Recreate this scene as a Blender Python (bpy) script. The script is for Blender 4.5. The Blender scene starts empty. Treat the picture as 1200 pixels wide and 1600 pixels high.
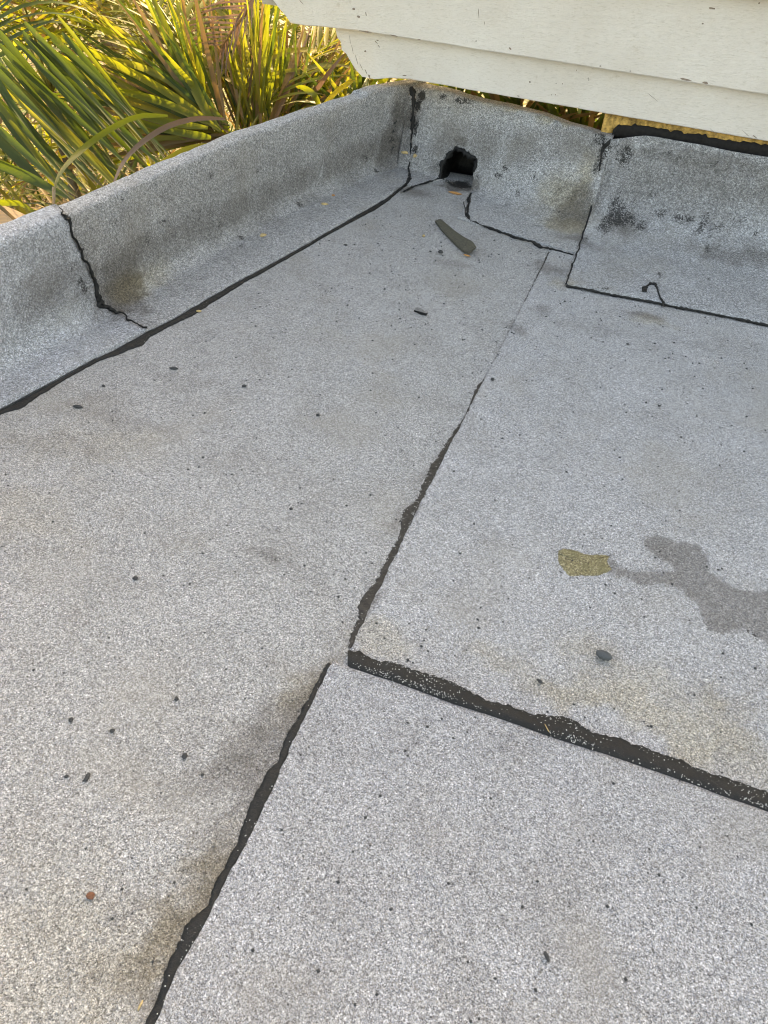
import bpy, math, random
import numpy as np
from mathutils import Vector, Matrix

random.seed(7)
rng = np.random.default_rng(7)
scn = bpy.context.scene

# ------------------------------------------------------------------ camera
FPX, CX, CY, CAM_H = 1108.0, 600.0, 800.0, 1.5        # focal length and centre in photo pixels
_r = np.array([0.07, -0.9975]); _r /= np.linalg.norm(_r)
_n = np.array([*(-_r * FPX * FPX / 1065.0), FPX]); _n /= np.linalg.norm(_n)
_up = -_n
_Y = np.array([546.0, -1030.0, FPX]); _Y -= _up * _Y.dot(_up); _Y /= np.linalg.norm(_Y)
_X = np.cross(_Y, _up)
CR = np.array([_X, _Y, _up])
CC = np.array([0.0, 0.0, CAM_H])
cam_data = bpy.data.cameras.new('camera')
cam = bpy.data.objects.new('camera', cam_data)
scn.collection.objects.link(cam)
cam_data.sensor_fit = 'HORIZONTAL'; cam_data.sensor_width = 36.0
cam_data.lens = 36.0 * FPX / 1200.0
cam_data.clip_start = 0.05; cam_data.clip_end = 1500
M = Matrix.Identity(4)
for i in range(3):
    M[i][0] = CR[i, 0]; M[i][1] = -CR[i, 1]; M[i][2] = -CR[i, 2]; M[i][3] = CC[i]
cam.matrix_world = M
scn.camera = cam
cam_data.dof.use_dof = True
cam_data.dof.focus_distance = 2.6
cam_data.dof.aperture_fstop = 13.0

# ------------------------------------------------------------------ light
SUN_EL, SUN_AZ = math.radians(32), math.radians(5)      # azimuth from +Y towards +X
world = bpy.data.worlds.new('World'); scn.world = world; world.use_nodes = True
wn = world.node_tree.nodes; wl = world.node_tree.links
bg = wn['Background']; bg.inputs['Strength'].default_value = 0.12
sky = wn.new('ShaderNodeTexSky'); sky.sky_type = 'NISHITA'; sky.sun_disc = False
sky.sun_elevation = SUN_EL; sky.sun_rotation = SUN_AZ
sky.dust_density = 3.0; sky.ozone_density = 1.0; sky.air_density = 1.0
wl.new(sky.outputs[0], bg.inputs[0])
sd = bpy.data.lights.new('sun', 'SUN'); sd.energy = 2.9; sd.angle = math.radians(0.6)
sd.color = (1.0, 0.90, 0.76)
sun = bpy.data.objects.new('sun', sd); scn.collection.objects.link(sun)
sdir = Vector((math.sin(SUN_AZ) * math.cos(SUN_EL), math.cos(SUN_AZ) * math.cos(SUN_EL), math.sin(SUN_EL)))
sun.rotation_euler = sdir.to_track_quat('Z', 'Y').to_euler()
sun.location = (2, 20, 20)
vs = scn.view_settings
vs.view_transform = 'Standard'; vs.look = 'None'; vs.gamma = 1.0
vs.exposure = 2.54
vs.use_white_balance = True
vs.white_balance_temperature = 10700
vs.white_balance_tint = 10
scn.render.engine = 'CYCLES'
scn.cycles.max_bounces = 6
scn.cycles.filter_width = 1.05
scn.cycles.transparent_max_bounces = 6

# ------------------------------------------------------------------ helpers
def ray(px, py):
    return CR @ np.array([px - CX, py - CY, FPX])
def at(px, py, z=0.0):                       # point of the place at height z seen there
    r = ray(px, py); t = (z - CAM_H) / r[2]; return CC + t * r
def aty(px, py, y):                          # point at depth y
    r = ray(px, py); return CC + r * (y / r[1])
def to_px(P):
    v = (P - CC) @ CR
    return np.stack([CX + FPX * v[..., 0] / v[..., 2], CY + FPX * v[..., 1] / v[..., 2]], -1)
def pl(pts, z=0.0):
    return np.array([at(x, y, z) for x, y in pts])

def _hash(ix, iy, iz, seed):
    h = (ix.astype(np.int64) * 374761393 + iy.astype(np.int64) * 668265263 + iz.astype(np.int64) * 2147483647 + seed * 974634777)
    h = (h ^ (h >> 13)) * 1274126177
    h = h ^ (h >> 16)
    return (h & 0xFFFFFF) / float(0xFFFFFF)
def vnoise(x, y, z, scale, seed=0):          # smooth lattice noise, 0..1
    x = np.asarray(x, float) * scale + 1000; y = np.asarray(y, float) * scale + 1000; z = np.asarray(z, float) * scale + 1000
    x, y, z = np.broadcast_arrays(x, y, z)
    ix, iy, iz = np.floor(x), np.floor(y), np.floor(z)
    fx, fy, fz = x - ix, y - iy, z - iz
    fx, fy, fz = [t * t * (3 - 2 * t) for t in (fx, fy, fz)]
    r = 0
    for a in (0, 1):
        for b in (0, 1):
            for c in (0, 1):
                w = (fx if a else 1 - fx) * (fy if b else 1 - fy) * (fz if c else 1 - fz)
                r = r + w * _hash(ix + a, iy + b, iz + c, seed)
    return r
def fbm(x, y, z, scale, seed=0, o=4):
    r = 0; a = .5; t = 0
    for k in range(o):
        r = r + a * vnoise(x, y, z, scale * 2 ** k, seed + k); t += a; a *= .55
    return r / t
def wave(x, y):                              # slow undulation of the roof, a few millimetres
    return 0.007 * (fbm(x, y, 0, 2.3, 5, 3) - .5) + .0025 * (vnoise(x, y, 0, 14, 9) - .5)

def link(o, parent=None):
    scn.collection.objects.link(o)
    if parent is not None: o.parent = parent
    return o
def mesh_obj(name, verts, faces, mat, parent=None, smooth=True):
    me = bpy.data.meshes.new(name)
    me.from_pydata([tuple(map(float, v)) for v in verts], [], faces)
    me.update()
    if smooth: me.polygons.foreach_set('use_smooth', [True] * len(me.polygons))
    if mat: me.materials.append(mat)
    o = link(bpy.data.objects.new(name, me), parent)
    if parent is not None and parent.name in WORLD_BUILT:
        o.location = -Vector(parent.location)          # mesh is in world metres, parent stands at its base
    return o
WORLD_BUILT = set()
def empty(name, loc, label=None, cat=None, group=None, kind=None):
    o = bpy.data.objects.new(name, None); o.location = tuple(loc); o.empty_display_size = .1
    tag(o, label, cat, group, kind); return link(o)
def tag(o, label=None, cat=None, group=None, kind=None):
    if label: o['label'] = label
    if cat: o['category'] = cat
    if group: o['group'] = group
    if kind: o['kind'] = kind
    return o
def adopt(o, parent):                        # parent while keeping world placement (parents are unrotated)
    o.parent = parent
    o.location = Vector(o.location) - Vector(parent.location)
    return o
def box(x0, x1, y0, y1, z0, z1):
    v = [(x, y, z) for z in (z0, z1) for y in (y0, y1) for x in (x0, x1)]
    f = [(0, 2, 3, 1), (4, 5, 7, 6), (0, 1, 5, 4), (2, 6, 7, 3), (0, 4, 6, 2), (1, 3, 7, 5)]
    return v, f

# ------------------------------------------------------------------ materials
class NT:
    def __init__(s, name):
        s.m = bpy.data.materials.new(name); s.m.use_nodes = True
        s.n = s.m.node_tree.nodes; s.l = s.m.node_tree.links
        s.b = s.n['Principled BSDF']
        s.tc = s.n.new('ShaderNodeTexCoord').outputs['Object']
    def L(s, a, b): s.l.new(a, b)
    def noise(s, scale, detail=3, rough=.55, vec=None, out='Fac', dist=0.0):
        n = s.n.new('ShaderNodeTexNoise'); n.inputs['Scale'].default_value = scale
        n.inputs['Detail'].default_value = detail; n.inputs['Roughness'].default_value = rough
        n.inputs['Distortion'].default_value = dist
        s.L(vec or s.tc, n.inputs['Vector']); return n.outputs[out]
    def voro(s, scale, feature='F1', vec=None):
        n = s.n.new('ShaderNodeTexVoronoi'); n.feature = feature; n.inputs['Scale'].default_value = scale
        s.L(vec or s.tc, n.inputs['Vector']); return n
    def ramp(s, fac, stops, interp='LINEAR'):
        n = s.n.new('ShaderNodeValToRGB'); cr = n.color_ramp; cr.interpolation = interp
        while len(cr.elements) < len(stops): cr.elements.new(.5)
        for e, (p, c) in zip(cr.elements, stops):
            e.position = p; e.color = (*c, 1) if len(c) == 3 else c
        s.L(fac, n.inputs['Fac']); return n.outputs['Color']
    def mix(s, fac, a, b, mode='MIX'):
        n = s.n.new('ShaderNodeMix'); n.data_type = 'RGBA'; n.blend_type = mode
        for v, sock in ((fac, n.inputs['Factor']), (a, n.inputs[6]), (b, n.inputs[7])):
            if isinstance(v, (int, float)): sock.default_value = v
            elif isinstance(v, tuple): sock.default_value = (*v, 1)
            else: s.L(v, sock)
        return n.outputs[2]
    def math(s, op, a, b=None, c=None, clamp=False):
        n = s.n.new('ShaderNodeMath'); n.operation = op; n.use_clamp = clamp
        for i, v in enumerate((a, b, c)):
            if v is None: continue
            if isinstance(v, (int, float)): n.inputs[i].default_value = v
            else: s.L(v, n.inputs[i])
        return n.outputs[0]
    def mrange(s, v, a, b, c=0.0, d=1.0, smooth=True):
        n = s.n.new('ShaderNodeMapRange'); n.interpolation_type = 'SMOOTHSTEP' if smooth else 'LINEAR'
        s.L(v, n.inputs[0])
        for i, q in enumerate((a, b, c, d)): n.inputs[i + 1].default_value = q
        return n.outputs[0]
    def bump(s, h, dist, strength=1.0, normal=None):
        n = s.n.new('ShaderNodeBump'); n.inputs['Distance'].default_value = dist; n.inputs['Strength'].default_value = strength
        s.L(h, n.inputs['Height'])
        if normal: s.L(normal, n.inputs['Normal'])
        return n.outputs[0]

def granule_material(name, tint=(1, 1, 1), bright=1.0, seed=0.0, clump_scale=235, amp=.30):
    k = NT(name)
    mp = k.n.new('ShaderNodeMapping'); mp.inputs['Location'].default_value = (seed, seed * .7, seed * .3)
    k.L(k.tc, mp.inputs['Vector']); vec = mp.outputs['Vector']
    v1 = k.voro(560, vec=vec); v2 = k.voro(380, vec=vec)
    sep = k.n.new('ShaderNodeSeparateColor'); k.L(v1.outputs['Color'], sep.inputs[0])
    sep2 = k.n.new('ShaderNodeSeparateColor'); k.L(v2.outputs['Color'], sep2.inputs[0])
    col = k.ramp(sep.outputs[0], [(0, (.02, .02, .022)), (.22, (.13, .13, .135)), (.45, (.33, .335, .345)),
                                  (.75, (.55, .555, .57)), (.9, (.85, .85, .86)), (1, (.95, .95, .95))])
    col2 = k.ramp(sep2.outputs[0], [(0, (.04, .04, .042)), (.25, (.22, .22, .225)), (.6, (.46, .465, .475)), (1, (.88, .88, .89))])
    v3 = k.voro(clump_scale, vec=vec); sep3 = k.n.new('ShaderNodeSeparateColor'); k.L(v3.outputs['Color'], sep3.inputs[0])
    col = k.mix(.45, col, col2)
    col = k.mix(1.0, col, k.ramp(k.math('ADD', k.math('MULTIPLY', sep3.outputs[0], .5), k.math('MULTIPLY', k.noise(clump_scale * 1.6, 2, .5, vec), .5)), [(.2, (1 - amp,) * 3), (.5, (1, 1, 1)), (.8, (1 + amp,) * 3)]), 'MULTIPLY')
    # a few per cent of warm and of blue-grey granules
    col = k.mix(k.mrange(sep.outputs[1], .80, .95, 0, .35), col, (.44, .37, .27))
    col = k.mix(k.mrange(sep.outputs[2], .72, .9, 0, .4), col, (.30, .36, .46))
    # clumps, patches, thin places
    clump = k.noise(150, 3, .6, vec)
    col = k.mix(k.mrange(clump, .30, .50, .5, 0), col, (.16, .155, .15))
    patch = k.noise(5.5, 5, .6, vec)
    col = k.mix(1.0, col, k.ramp(patch, [(.25, (.86, .845, .83)), (.5, (.98, .98, .98)), (.75, (1.06, 1.06, 1.07))]), 'MULTIPLY')
    warm = k.noise(2.6, 4, .6, vec)
    col = k.mix(k.mrange(warm, .50, .70, 0, .30), col, (.34, .315, .275))
    col = k.mix(1.0, col, (tint[0] * bright, tint[1] * bright, tint[2] * bright), 'MULTIPLY')
    # dark specks with a shape of their own
    sp = k.voro(38, vec=vec); spn = k.math('ADD', sp.outputs['Distance'], k.math('MULTIPLY', k.noise(300, 2, .5, vec), .25))
    seps = k.n.new('ShaderNodeSeparateColor'); k.L(sp.outputs['Color'], seps.inputs[0])
    speck = k.math('MULTIPLY', k.mrange(spn, .13, .19, 1, 0), k.mrange(seps.outputs[0], .68, .74, 0, 1))
    col = k.mix(k.math('MULTIPLY', speck, .8), col, (.05, .048, .045))
    # stains laid down as attributes: r grime and face shade, g tan, b bare bitumen, a wet
    at_ = k.n.new('ShaderNodeAttribute'); at_.attribute_name = 'stain'
    sa = k.n.new('ShaderNodeSeparateColor'); k.L(at_.outputs['Color'], sa.inputs[0])
    n1 = k.noise(30, 5, .65, vec); n2 = k.noise(160, 4, .7, vec)
    nn = k.math('ADD', k.math('MULTIPLY', n1, .5), k.math('MULTIPLY', n2, .5))
    def msk(ch, lo, hi, amp):
        return k.mrange(k.math('ADD', ch, k.math('MULTIPLY', k.math('SUBTRACT', nn, .5), amp)), lo, hi, 0, 1)
    g = k.math('MULTIPLY', msk(sa.outputs[0], -.05, 1.05, .7), k.math('GREATER_THAN', sa.outputs[0], .004))
    gr = k.math('MULTIPLY', g, k.math('ADD', .28, k.math('MULTIPLY', k.math('ADD', sep.outputs[1], sep2.outputs[0]), .36)))
    col = k.mix(k.math('MULTIPLY', g, .9), col, k.mix(1.0, col, (.60, .56, .52), 'MULTIPLY'))
    col = k.mix(k.math('MULTIPLY', gr, .62), col, (.05, .043, .037))
    t = k.math('MULTIPLY', msk(sa.outputs[1], .0, 1.15, .5), k.math('GREATER_THAN', sa.outputs[1], .004))
    tanc = k.mix(1.0, col, (.93, .84, .66), 'MULTIPLY')
    col = k.mix(t, col, tanc)
    w = k.math('MULTIPLY', msk(at_.outputs['Alpha'], .22, .70, .9), k.math('ADD', .72, k.math('MULTIPLY', sep2.outputs[0], .5)), clamp=True)
    w = k.math('MULTIPLY', w, k.math('GREATER_THAN', at_.outputs['Alpha'], .01))
    col = k.mix(w, col, k.mix(1.0, col, (.56, .54, .52), 'MULTIPLY'))
    bt = k.mrange(k.math('ADD', sa.outputs[2], k.math('MULTIPLY', k.math('SUBTRACT', k.math('ADD', k.math('MULTIPLY', n2, .7), k.math('MULTIPLY', k.noise(34, 5, .75, vec, dist=1.6), .5)), .6), 3.6)), .44, .62, 0, 1)
    bt = k.math('MULTIPLY', bt, k.math('GREATER_THAN', sa.outputs[2], .01))
    col = k.mix(k.math('MULTIPLY', bt, .93), col, (.022, .021, .021))
    k.L(col, k.b.inputs['Base Color'])
    k.L(k.math('SUBTRACT', k.math('SUBTRACT', .9, k.math('MULTIPLY', w, .25)), k.math('MULTIPLY', bt, .3)), k.b.inputs['Roughness'])
    hgt = k.math('SUBTRACT', 1.0, v1.outputs['Distance'])
    hgt = k.math('ADD', hgt, k.math('MULTIPLY', sep2.outputs[1], .9))
    hgt = k.math('MULTIPLY', hgt, k.math('SUBTRACT', 1.0, k.math('MULTIPLY', bt, .7)))
    nrm = k.bump(hgt, .0011, .9)
    nrm2 = k.bump(k.noise(22, 4, .6, vec), .004, .6, nrm)
    k.L(nrm2, k.b.inputs['Normal'])
    k.b.inputs['Specular IOR Level'].default_value = .3
    return k.m

def bitumen_material(name, c0=(.0045, .0045, .005), c1=(.009, .0095, .010), c2=(.021, .022, .023), dusty=.35):
    k = NT(name)
    n = k.noise(55, 5, .6); n2 = k.noise(420, 3, .6)
    col = k.ramp(n, [(.25, c0), (.5, c1), (.75, c2)])
    dust = k.math('MULTIPLY', k.mrange(n2, .56, .7), k.mrange(k.noise(18, 4, .6), .42, .62))
    col = k.mix(k.math('MULTIPLY', dust, dusty), col, (.15, .15, .15))
    k.L(col, k.b.inputs['Base Color'])
    k.L(k.mrange(n, .3, .7, .33, .62), k.b.inputs['Roughness']); k.b.inputs['Specular IOR Level'].default_value = .35
    k.L(k.bump(k.math('ADD', n, k.math('MULTIPLY', n2, .25)), .006, .9), k.b.inputs['Normal'])
    return k.m

def plain(name, col, rough=.8, var=.25, scale=60, bumpd=.001, spec=.4):
    k = NT(name)
    n = k.noise(scale, 5, .65)
    a = tuple(c * (1 - var) for c in col); b = tuple(min(1, c * (1 + var)) for c in col)
    k.L(k.ramp(n, [(.3, a), (.7, b)]), k.b.inputs['Base Color'])
    k.b.inputs['Roughness'].default_value = rough; k.b.inputs['Specular IOR Level'].default_value = spec
    k.L(k.bump(n, bumpd, .8), k.b.inputs['Normal'])
    return k.m

def paint_material(name):
    k = NT(name)
    mp = k.n.new('ShaderNodeMapping'); mp.inputs['Scale'].default_value = (1, 10, 10)
    k.L(k.tc, mp.inputs['Vector']); g = mp.outputs['Vector']
    grain = k.noise(26, 6, .65, g); fine = k.noise(110, 4, .6, g)
    broad = k.noise(3.2, 4, .6)
    col = k.ramp(broad, [(.3, (.84, .77, .70)), (.6, (.90, .84, .78)), (.8, (.92, .87, .81))])
    col = k.mix(k.mrange(grain, .52, .72, 0, .5), col, (.58, .52, .43))
    # hairline cracks in the paint and small lost flakes
    crack = k.mrange(fine, .70, .78, 0, 1)
    col = k.mix(k.math('MULTIPLY', crack, k.mrange(k.noise(7, 3, .6), .50, .66, 0, .55)), col, (.30, .23, .17))
    dirt = k.math('MULTIPLY', k.mrange(k.noise(14, 6, .7), .60, .72), .30)
    col = k.mix(dirt, col, (.50, .41, .30))
    v = k.voro(17); sv = k.n.new('ShaderNodeSeparateColor'); k.L(v.outputs['Color'], sv.inputs[0])
    spot = k.math('MULTIPLY', k.mrange(v.outputs['Distance'], .02, .035, 1, 0), k.math('GREATER_THAN', sv.outputs[0], .86))
    col = k.mix(k.math('MULTIPLY', spot, .0), col, (.13, .10, .08))
    k.L(col, k.b.inputs['Base Color'])
    k.b.inputs['Roughness'].default_value = .55
    k.L(k.bump(k.math('ADD', grain, k.math('MULTIPLY', fine, .6)), .005, 1.0), k.b.inputs['Normal'])
    return k.m

def leaf_material(name, cols, trans=.4, tcol=(1.4, 1.45, .8)):
    k = NT(name)
    gi = k.n.new('ShaderNodeNewGeometry'); oi = k.n.new('ShaderNodeObjectInfo')
    rnd = k.math('FRACT', k.math('ADD', gi.outputs['Random Per Island'], oi.outputs['Random']))
    st = [(i / max(1, len(cols) - 1), c) for i, c in enumerate(cols)]
    base = k.ramp(rnd, st)
    uv = k.n.new('ShaderNodeUVMap'); sx = k.n.new('ShaderNodeSeparateXYZ'); k.L(uv.outputs[0], sx.inputs[0])
    vein = k.math('SINE', k.math('MULTIPLY', sx.outputs[0], 44.0))
    base = k.mix(k.mrange(vein, -.2, 1, 0, .22), base, k.mix(1.0, base, (1.6, 1.5, 1.1), 'MULTIPLY'))
    # brown tips and blotches
    dry = k.math('ADD', k.mrange(sx.outputs[1], .82, 1.0, 0, .7), k.mrange(k.noise(9, 5, .7), .58, .72, 0, .6), clamp=True)
    base = k.mix(dry, base, (.20, .13, .06))
    k.L(base, k.b.inputs['Base Color']); k.b.inputs['Roughness'].default_value = .5
    k.b.inputs['Specular IOR Level'].default_value = .3
    tr = k.n.new('ShaderNodeBsdfTranslucent'); k.L(k.mix(1.0, base, tcol, 'MULTIPLY'), tr.inputs['Color'])
    ms = k.n.new('ShaderNodeMixShader'); ms.inputs[0].default_value = trans
    out = k.n['Material Output']
    k.L(k.b.outputs[0], ms.inputs[1]); k.L(tr.outputs[0], ms.inputs[2]); k.L(ms.outputs[0], out.inputs['Surface'])
    return k.m

MG_left = granule_material('granules_weathered', (.99, .985, .975), .97, 1.3, 260, .36)
MG_up = granule_material('granules_pale', (.98, .99, 1.01), 1.02, 4.1, 260, .34)
MG_low = granule_material('granules_fresh', (.97, .985, 1.02), .93, 7.7, 300, .30)
MG_flash = granule_material('granules_flashing', (.98, .985, .99), 1.0, 11.2, 165, .50)
MG_flash2 = granule_material('granules_flashing_cool', (.965, .985, 1.015), .97, 15.9, 165, .50)
MG_flash3 = granule_material('granules_flashing_blue', (.94, .985, 1.05), 1.12, 21.3, 185, .45)
M_bit = bitumen_material('bitumen')
M_bitd = bitumen_material('dusty_bitumen', (.010, .009, .008), (.026, .023, .021), (.07, .063, .057), .8)
M_paint = paint_material('old_cream_paint')
M_core = plain('stucco', (.45, .40, .33), .9, .15, 40, .003)
M_dark = plain('dark_stone', (.045, .047, .05), .7, .4, 200, .001)
M_grey = plain('grey_pebble', (.075, .083, .09), .6, .2, 300, .0006)
M_tan = plain('dry_chip', (.55, .40, .20), .7, .3, 250, .001)
M_orange = plain('orange_splinter', (.50, .24, .09), .7, .4, 300, .001)
M_red = plain('reddish_chip', (.20, .085, .05), .8, .3, 300, .001)
M_slate = plain('weathered_strip', (.085, .08, .062), .8, .6, 140, .002)
def algae_material():
    k = NT('wet_algae'); v = k.voro(330); sv = k.n.new('ShaderNodeSeparateColor'); k.L(v.outputs['Color'], sv.inputs[0])
    c = k.ramp(sv.outputs[0], [(0, (.07, .055, .025)), (.4, (.17, .145, .075)), (.8, (.28, .245, .13)), (1, (.48, .43, .29))])
    c = k.mix(k.mrange(k.noise(28, 4, .6), .45, .65, 0, .5), c, (.13, .12, .05))
    k.L(c, k.b.inputs['Base Color']); k.b.inputs['Roughness'].default_value = .4
    k.L(k.bump(v.outputs['Distance'], .001, 1), k.b.inputs['Normal']); return k.m
M_algae = algae_material()
M_white = plain('white_granule', (.62, .62, .62), .8, .3, 900, .0003)
M_bare = plain('bare_timber', (.48, .29, .09), .85, .75, 38, .010)
M_tar = plain('cracked_tar', (.009, .0075, .007), .8, .6, 70, .004)
M_flake = plain('bare_wood_flake', (.27, .21, .17), .85, .4, 200, .0006)

# ------------------------------------------------------------------ stains (real marks and painted face shade, in metres)
STAINS = []     # (centre xyz, rx, ry, angle, strength, channel)
def stain(px, py, rx, ry, s, ch, z=0.0, ang=0.0, y=None):
    c = at(px, py, z) if y is None else aty(px, py, y)
    STAINS.append((c, rx, ry, ang, s, ch, px, py))
G, T, B, A = 0, 1, 2, 3
# roof field
stain(375, 1165, .14, .06, .50, G, ang=1.2); stain(420, 1200, .22, .06, .40, G, ang=1.4); stain(300, 1420, .2, .06, .42, G, ang=1.35); stain(475, 1080, .12, .05, .42, G, ang=1.4); stain(230, 1560, .1, .06, .35, G); stain(100, 1500, .3, .2, .3, T); stain(400, 1200, .07, .03, .5, G, ang=1.2)
stain(470, 1110, .06, .03, .6, G, ang=1.3)
stain(330, 1370, .15, .05, .35, G, ang=1.3)
stain(420, 868, .10, .035, .28, G); stain(720, 690, .05, .03, .15, G)
stain(640, 800, .10, .025, .35, G, ang=1.45); stain(668, 740, .10, .02, .3, G, ang=1.45); stain(575, 945, .05, .02, .5, G, ang=1.4)
stain(40, 800, .25, .12, .30, T); stain(150, 700, .3, .12, .28, T); stain(90, 1560, .25, .15, .2, T)
stain(480, 1080, .10, .06, .5, T, ang=1.3); stain(300, 1430, .20, .07, .55, T, ang=1.3)
stain(250, 1500, .15, .08, .45, T, ang=1.3)
stain(200, 660, .20, .05, .2, G); stain(80, 690, .18, .05, .2, G); stain(160, 620, .14, .03, .2, G)
stain(300, 590, .2, .05, .2, G); stain(700, 410, .1, .05, .3, G); stain(645, 305, .06, .05, .35, G)
stain(860, 420, .09, .07, .45, G); stain(815, 515, .06, .05, .40, G); stain(845, 480, .05, .05, .35, G)
stain(1020, 500, .12, .05, .5, T); stain(880, 440, .06, .06, .5, T); stain(1000, 490, .10, .03, .45, G, ang=-.1)
stain(950, 520, .2, .04, .2, G); stain(1100, 540, .2, .05, .15, G)
# tan bloom above the wide seam on the right
stain(1060, 1125, .26, .085, .55, T, ang=-.03); stain(1150, 1190, .16, .05, .4, T); stain(900, 1090, .14, .04, .55, T); stain(1000, 1050, .2, .07, .4, T)
stain(600, 1000, .08, .05, .45, T); stain(900, 1010, .10, .05, .4, T); stain(780, 1020, .12, .04, .4, T)
WET = [(948, 868), (962, 876), (975, 889), (1000, 890), (1030, 890), (1058, 895), (1050, 880), (1022, 868), (1005, 855), (1000, 842), (1020, 836), (1062, 845), (1092, 850), (1104, 872), (1112, 895), (1140, 912), (1165, 922), (1230, 925),
       (1240, 1020), (1205, 1010), (1188, 996), (1165, 985), (1140, 992), (1112, 988), (1098, 968), (1086, 942), (1066, 924), (1040, 912), (1000, 912), (960, 902), (946, 897)]
stain(1172, 985, .012, .008, .6, B); stain(1180, 993, .010, .006, .6, B)
# black flecks on the roof
for q in [(1000, 480, .018, .008), (910, 458, .016, .010), (950, 467, .014, .008), (878, 392, .012, .007), (808, 518, .012, .012),
          (828, 390, .01, .006), (990, 482, .02, .006), (630, 705, .010, .012), (420, 868, .018, .007), (432, 874, .012, .005),
          (540, 383, .012, .006), (566, 300, .01, .008)]:
    stain(q[0], q[1], q[2], q[3], .50, B)
# left parapet: grime in the angle and on the face
for t in np.linspace(0, 1, 9):
    stain(60 + 560 * t, 480 - 232 * t, .16, .05, .28, G, z=.10, ang=1.3)
stain(185, 470, .13, .10, .8, G, z=.06, ang=1.3); stain(190, 430, .12, .1, .7, G, z=.12, ang=1.3)
stain(200, 455, .12, .08, .8, T, z=.05, ang=1.3); stain(230, 440, .14, .08, .5, T, z=.05, ang=1.3)
stain(610, 220, .10, .10, .75, G, z=.22, ang=1.3); stain(600, 250, .10, .08, .6, G, z=.12, ang=1.3); stain(625, 180, .08, .10, .7, G, z=.3, ang=1.3)
stain(540, 250, .14, .1, .4, G, z=.15, ang=1.3); stain(500, 200, .2, .06, .25, G, z=.34, ang=1.3)
stain(130, 455, .025, .02, .75, B, z=.12); stain(112, 425, .02, .015, .6, B, z=.2); stain(125, 440, .02, .02, .7, B, z=.15)
stain(188, 310, .02, .01, .75, B, z=.4); stain(103, 343, .03, .02, .9, B, z=.41); stain(382, 235, .035, .012, .6, B, z=.415)
for q in [(616, 205, .3), (615, 230, .22), (618, 190, .34), (612, 218, .26), (572, 248, .16), (612, 235, .2), (588, 268, .08), (376, 385, .06), (375, 372, .05), (470, 320, .06), (345, 350, .2), (258, 345, .28)]:
    stain(q[0], q[1], .022, .020, .62, B, z=q[2])
# back wall with the outlet
stain(657, 150, .03, .03, 1.0, B, y=4.45); stain(652, 165, .025, .03, 1.0, B, y=4.45); stain(650, 200, .015, .05, .9, B, y=4.45); stain(648, 232, .02, .03, .9, B, y=4.42)
stain(720, 158, .10, .02, .62, B, y=4.42); stain(690, 150, .05, .02, .7, B, y=4.42)
stain(790, 165, .3, .03, .55, T, y=4.35); stain(850, 185, .3, .03, .7, T, y=4.33)
stain(680, 262, .05, .05, .4, G, y=4.4); stain(720, 222, .06, .03, .6, G, y=4.4)
for q in [(788, 262, .022, .02), (778, 275, .03, .02), (835, 275, .012, .03), (808, 300, .02, .02), (838, 352, .03, .012), (885, 200, .015, .012), (930, 230, .03, .05), (936, 255, .02, .06), (945, 235, .03, .03), (915, 372, .02, .02), (935, 215, .04, .04)]:
    stain(q[0], q[1], q[2], q[3], .62, B, y=4.18)
stain(905, 320, .11, .13, .70, G, y=4.05); stain(915, 270, .08, .12, .6, T, y=4.12); stain(890, 350, .14, .08, .7, T, y=3.95); stain(880, 310, .16, .13, .6, T, y=4.0)
stain(905, 375, .1, .05, .5, G, y=3.8); stain(840, 330, .14, .06, .25, G, y=4.0)
stain(718, 288, .08, .06, .95, B); stain(720, 292, .10, .08, 1.2, G); stain(700, 283, .04, .03, .7, B); stain(640, 300, .1, .06, .5, G)
# right flashing: scuffed black marks
for q in [(968, 340, .05, .035, .80), (985, 345, .035, .012, .85), (1000, 350, .02, .010, .8), (960, 325, .02, .02, .7), (1030, 332, .03, .012, .62), (1070, 338, .035, .016, .70),
          (1088, 362, .025, .012, .6), (1110, 370, .02, .015, .6), (975, 243, .03, .02, .6), (1100, 345, .02, .02, .6), (945, 352, .03, .03, .6), (1105, 385, .015, .02, .5), (965, 310, .012, .02, .6)]:
    stain(q[0], q[1], q[2] * 1.5, q[3] * 2.6, min(.66, q[4]), B, y=4.02)
for q in [(1027, 427, .02, .008), (1030, 434, .008, .016), (945, 452, .02, .006), (1107, 434, .014, .005)]:
    stain(q[0], q[1], q[2], q[3], .62, B)
stain(1090, 250, .5, .07, .45, G, y=4.2); stain(980, 345, .14, .09, .5, G, y=4.03); stain(1150, 400, .3, .09, .45, G, y=3.9); stain(1100, 330, .3, .08, .30, G, y=4.05)

# mottled tar specks, then wide bands of grime with the faces' shade painted in
_rs = random.Random(5)
for _ in range(46):
    t = _rs.random(); stain(130 + 500 * t, 330 - 170 * t + _rs.uniform(0, 90), _rs.uniform(.01, .03), _rs.uniform(.008, .02), _rs.uniform(.3, .5), B, z=_rs.uniform(.1, .33))
for _ in range(40):
    x_ = _rs.uniform(740, 1200); stain(x_, 180 + (x_ - 740) * .15 + _rs.uniform(10, 170), _rs.uniform(.01, .03), _rs.uniform(.008, .02), _rs.uniform(.3, .5), B, y=4.1)
for t in np.linspace(0, 1, 7):  # shaded tone of the wall faces put into the grime colour
    stain(60 + 560 * t, 400 - 230 * t, .3, .10, .25, G, z=.2, ang=1.3)
for t in np.linspace(0, 1, 12):
    stain(60 + 560 * t, 455 - 235 * t, .2, .09, .45, G, z=.12, ang=1.3)
for x_ in (700, 760, 820, 880, 930): stain(x_, 225, .14, .12, .40, G, y=4.3)  # back and right faces darkened likewise, shade and grime in one colour
for x_ in (1000, 1100, 1200): stain(x_, 290, .25, .14, .42, G, y=4.15)
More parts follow.
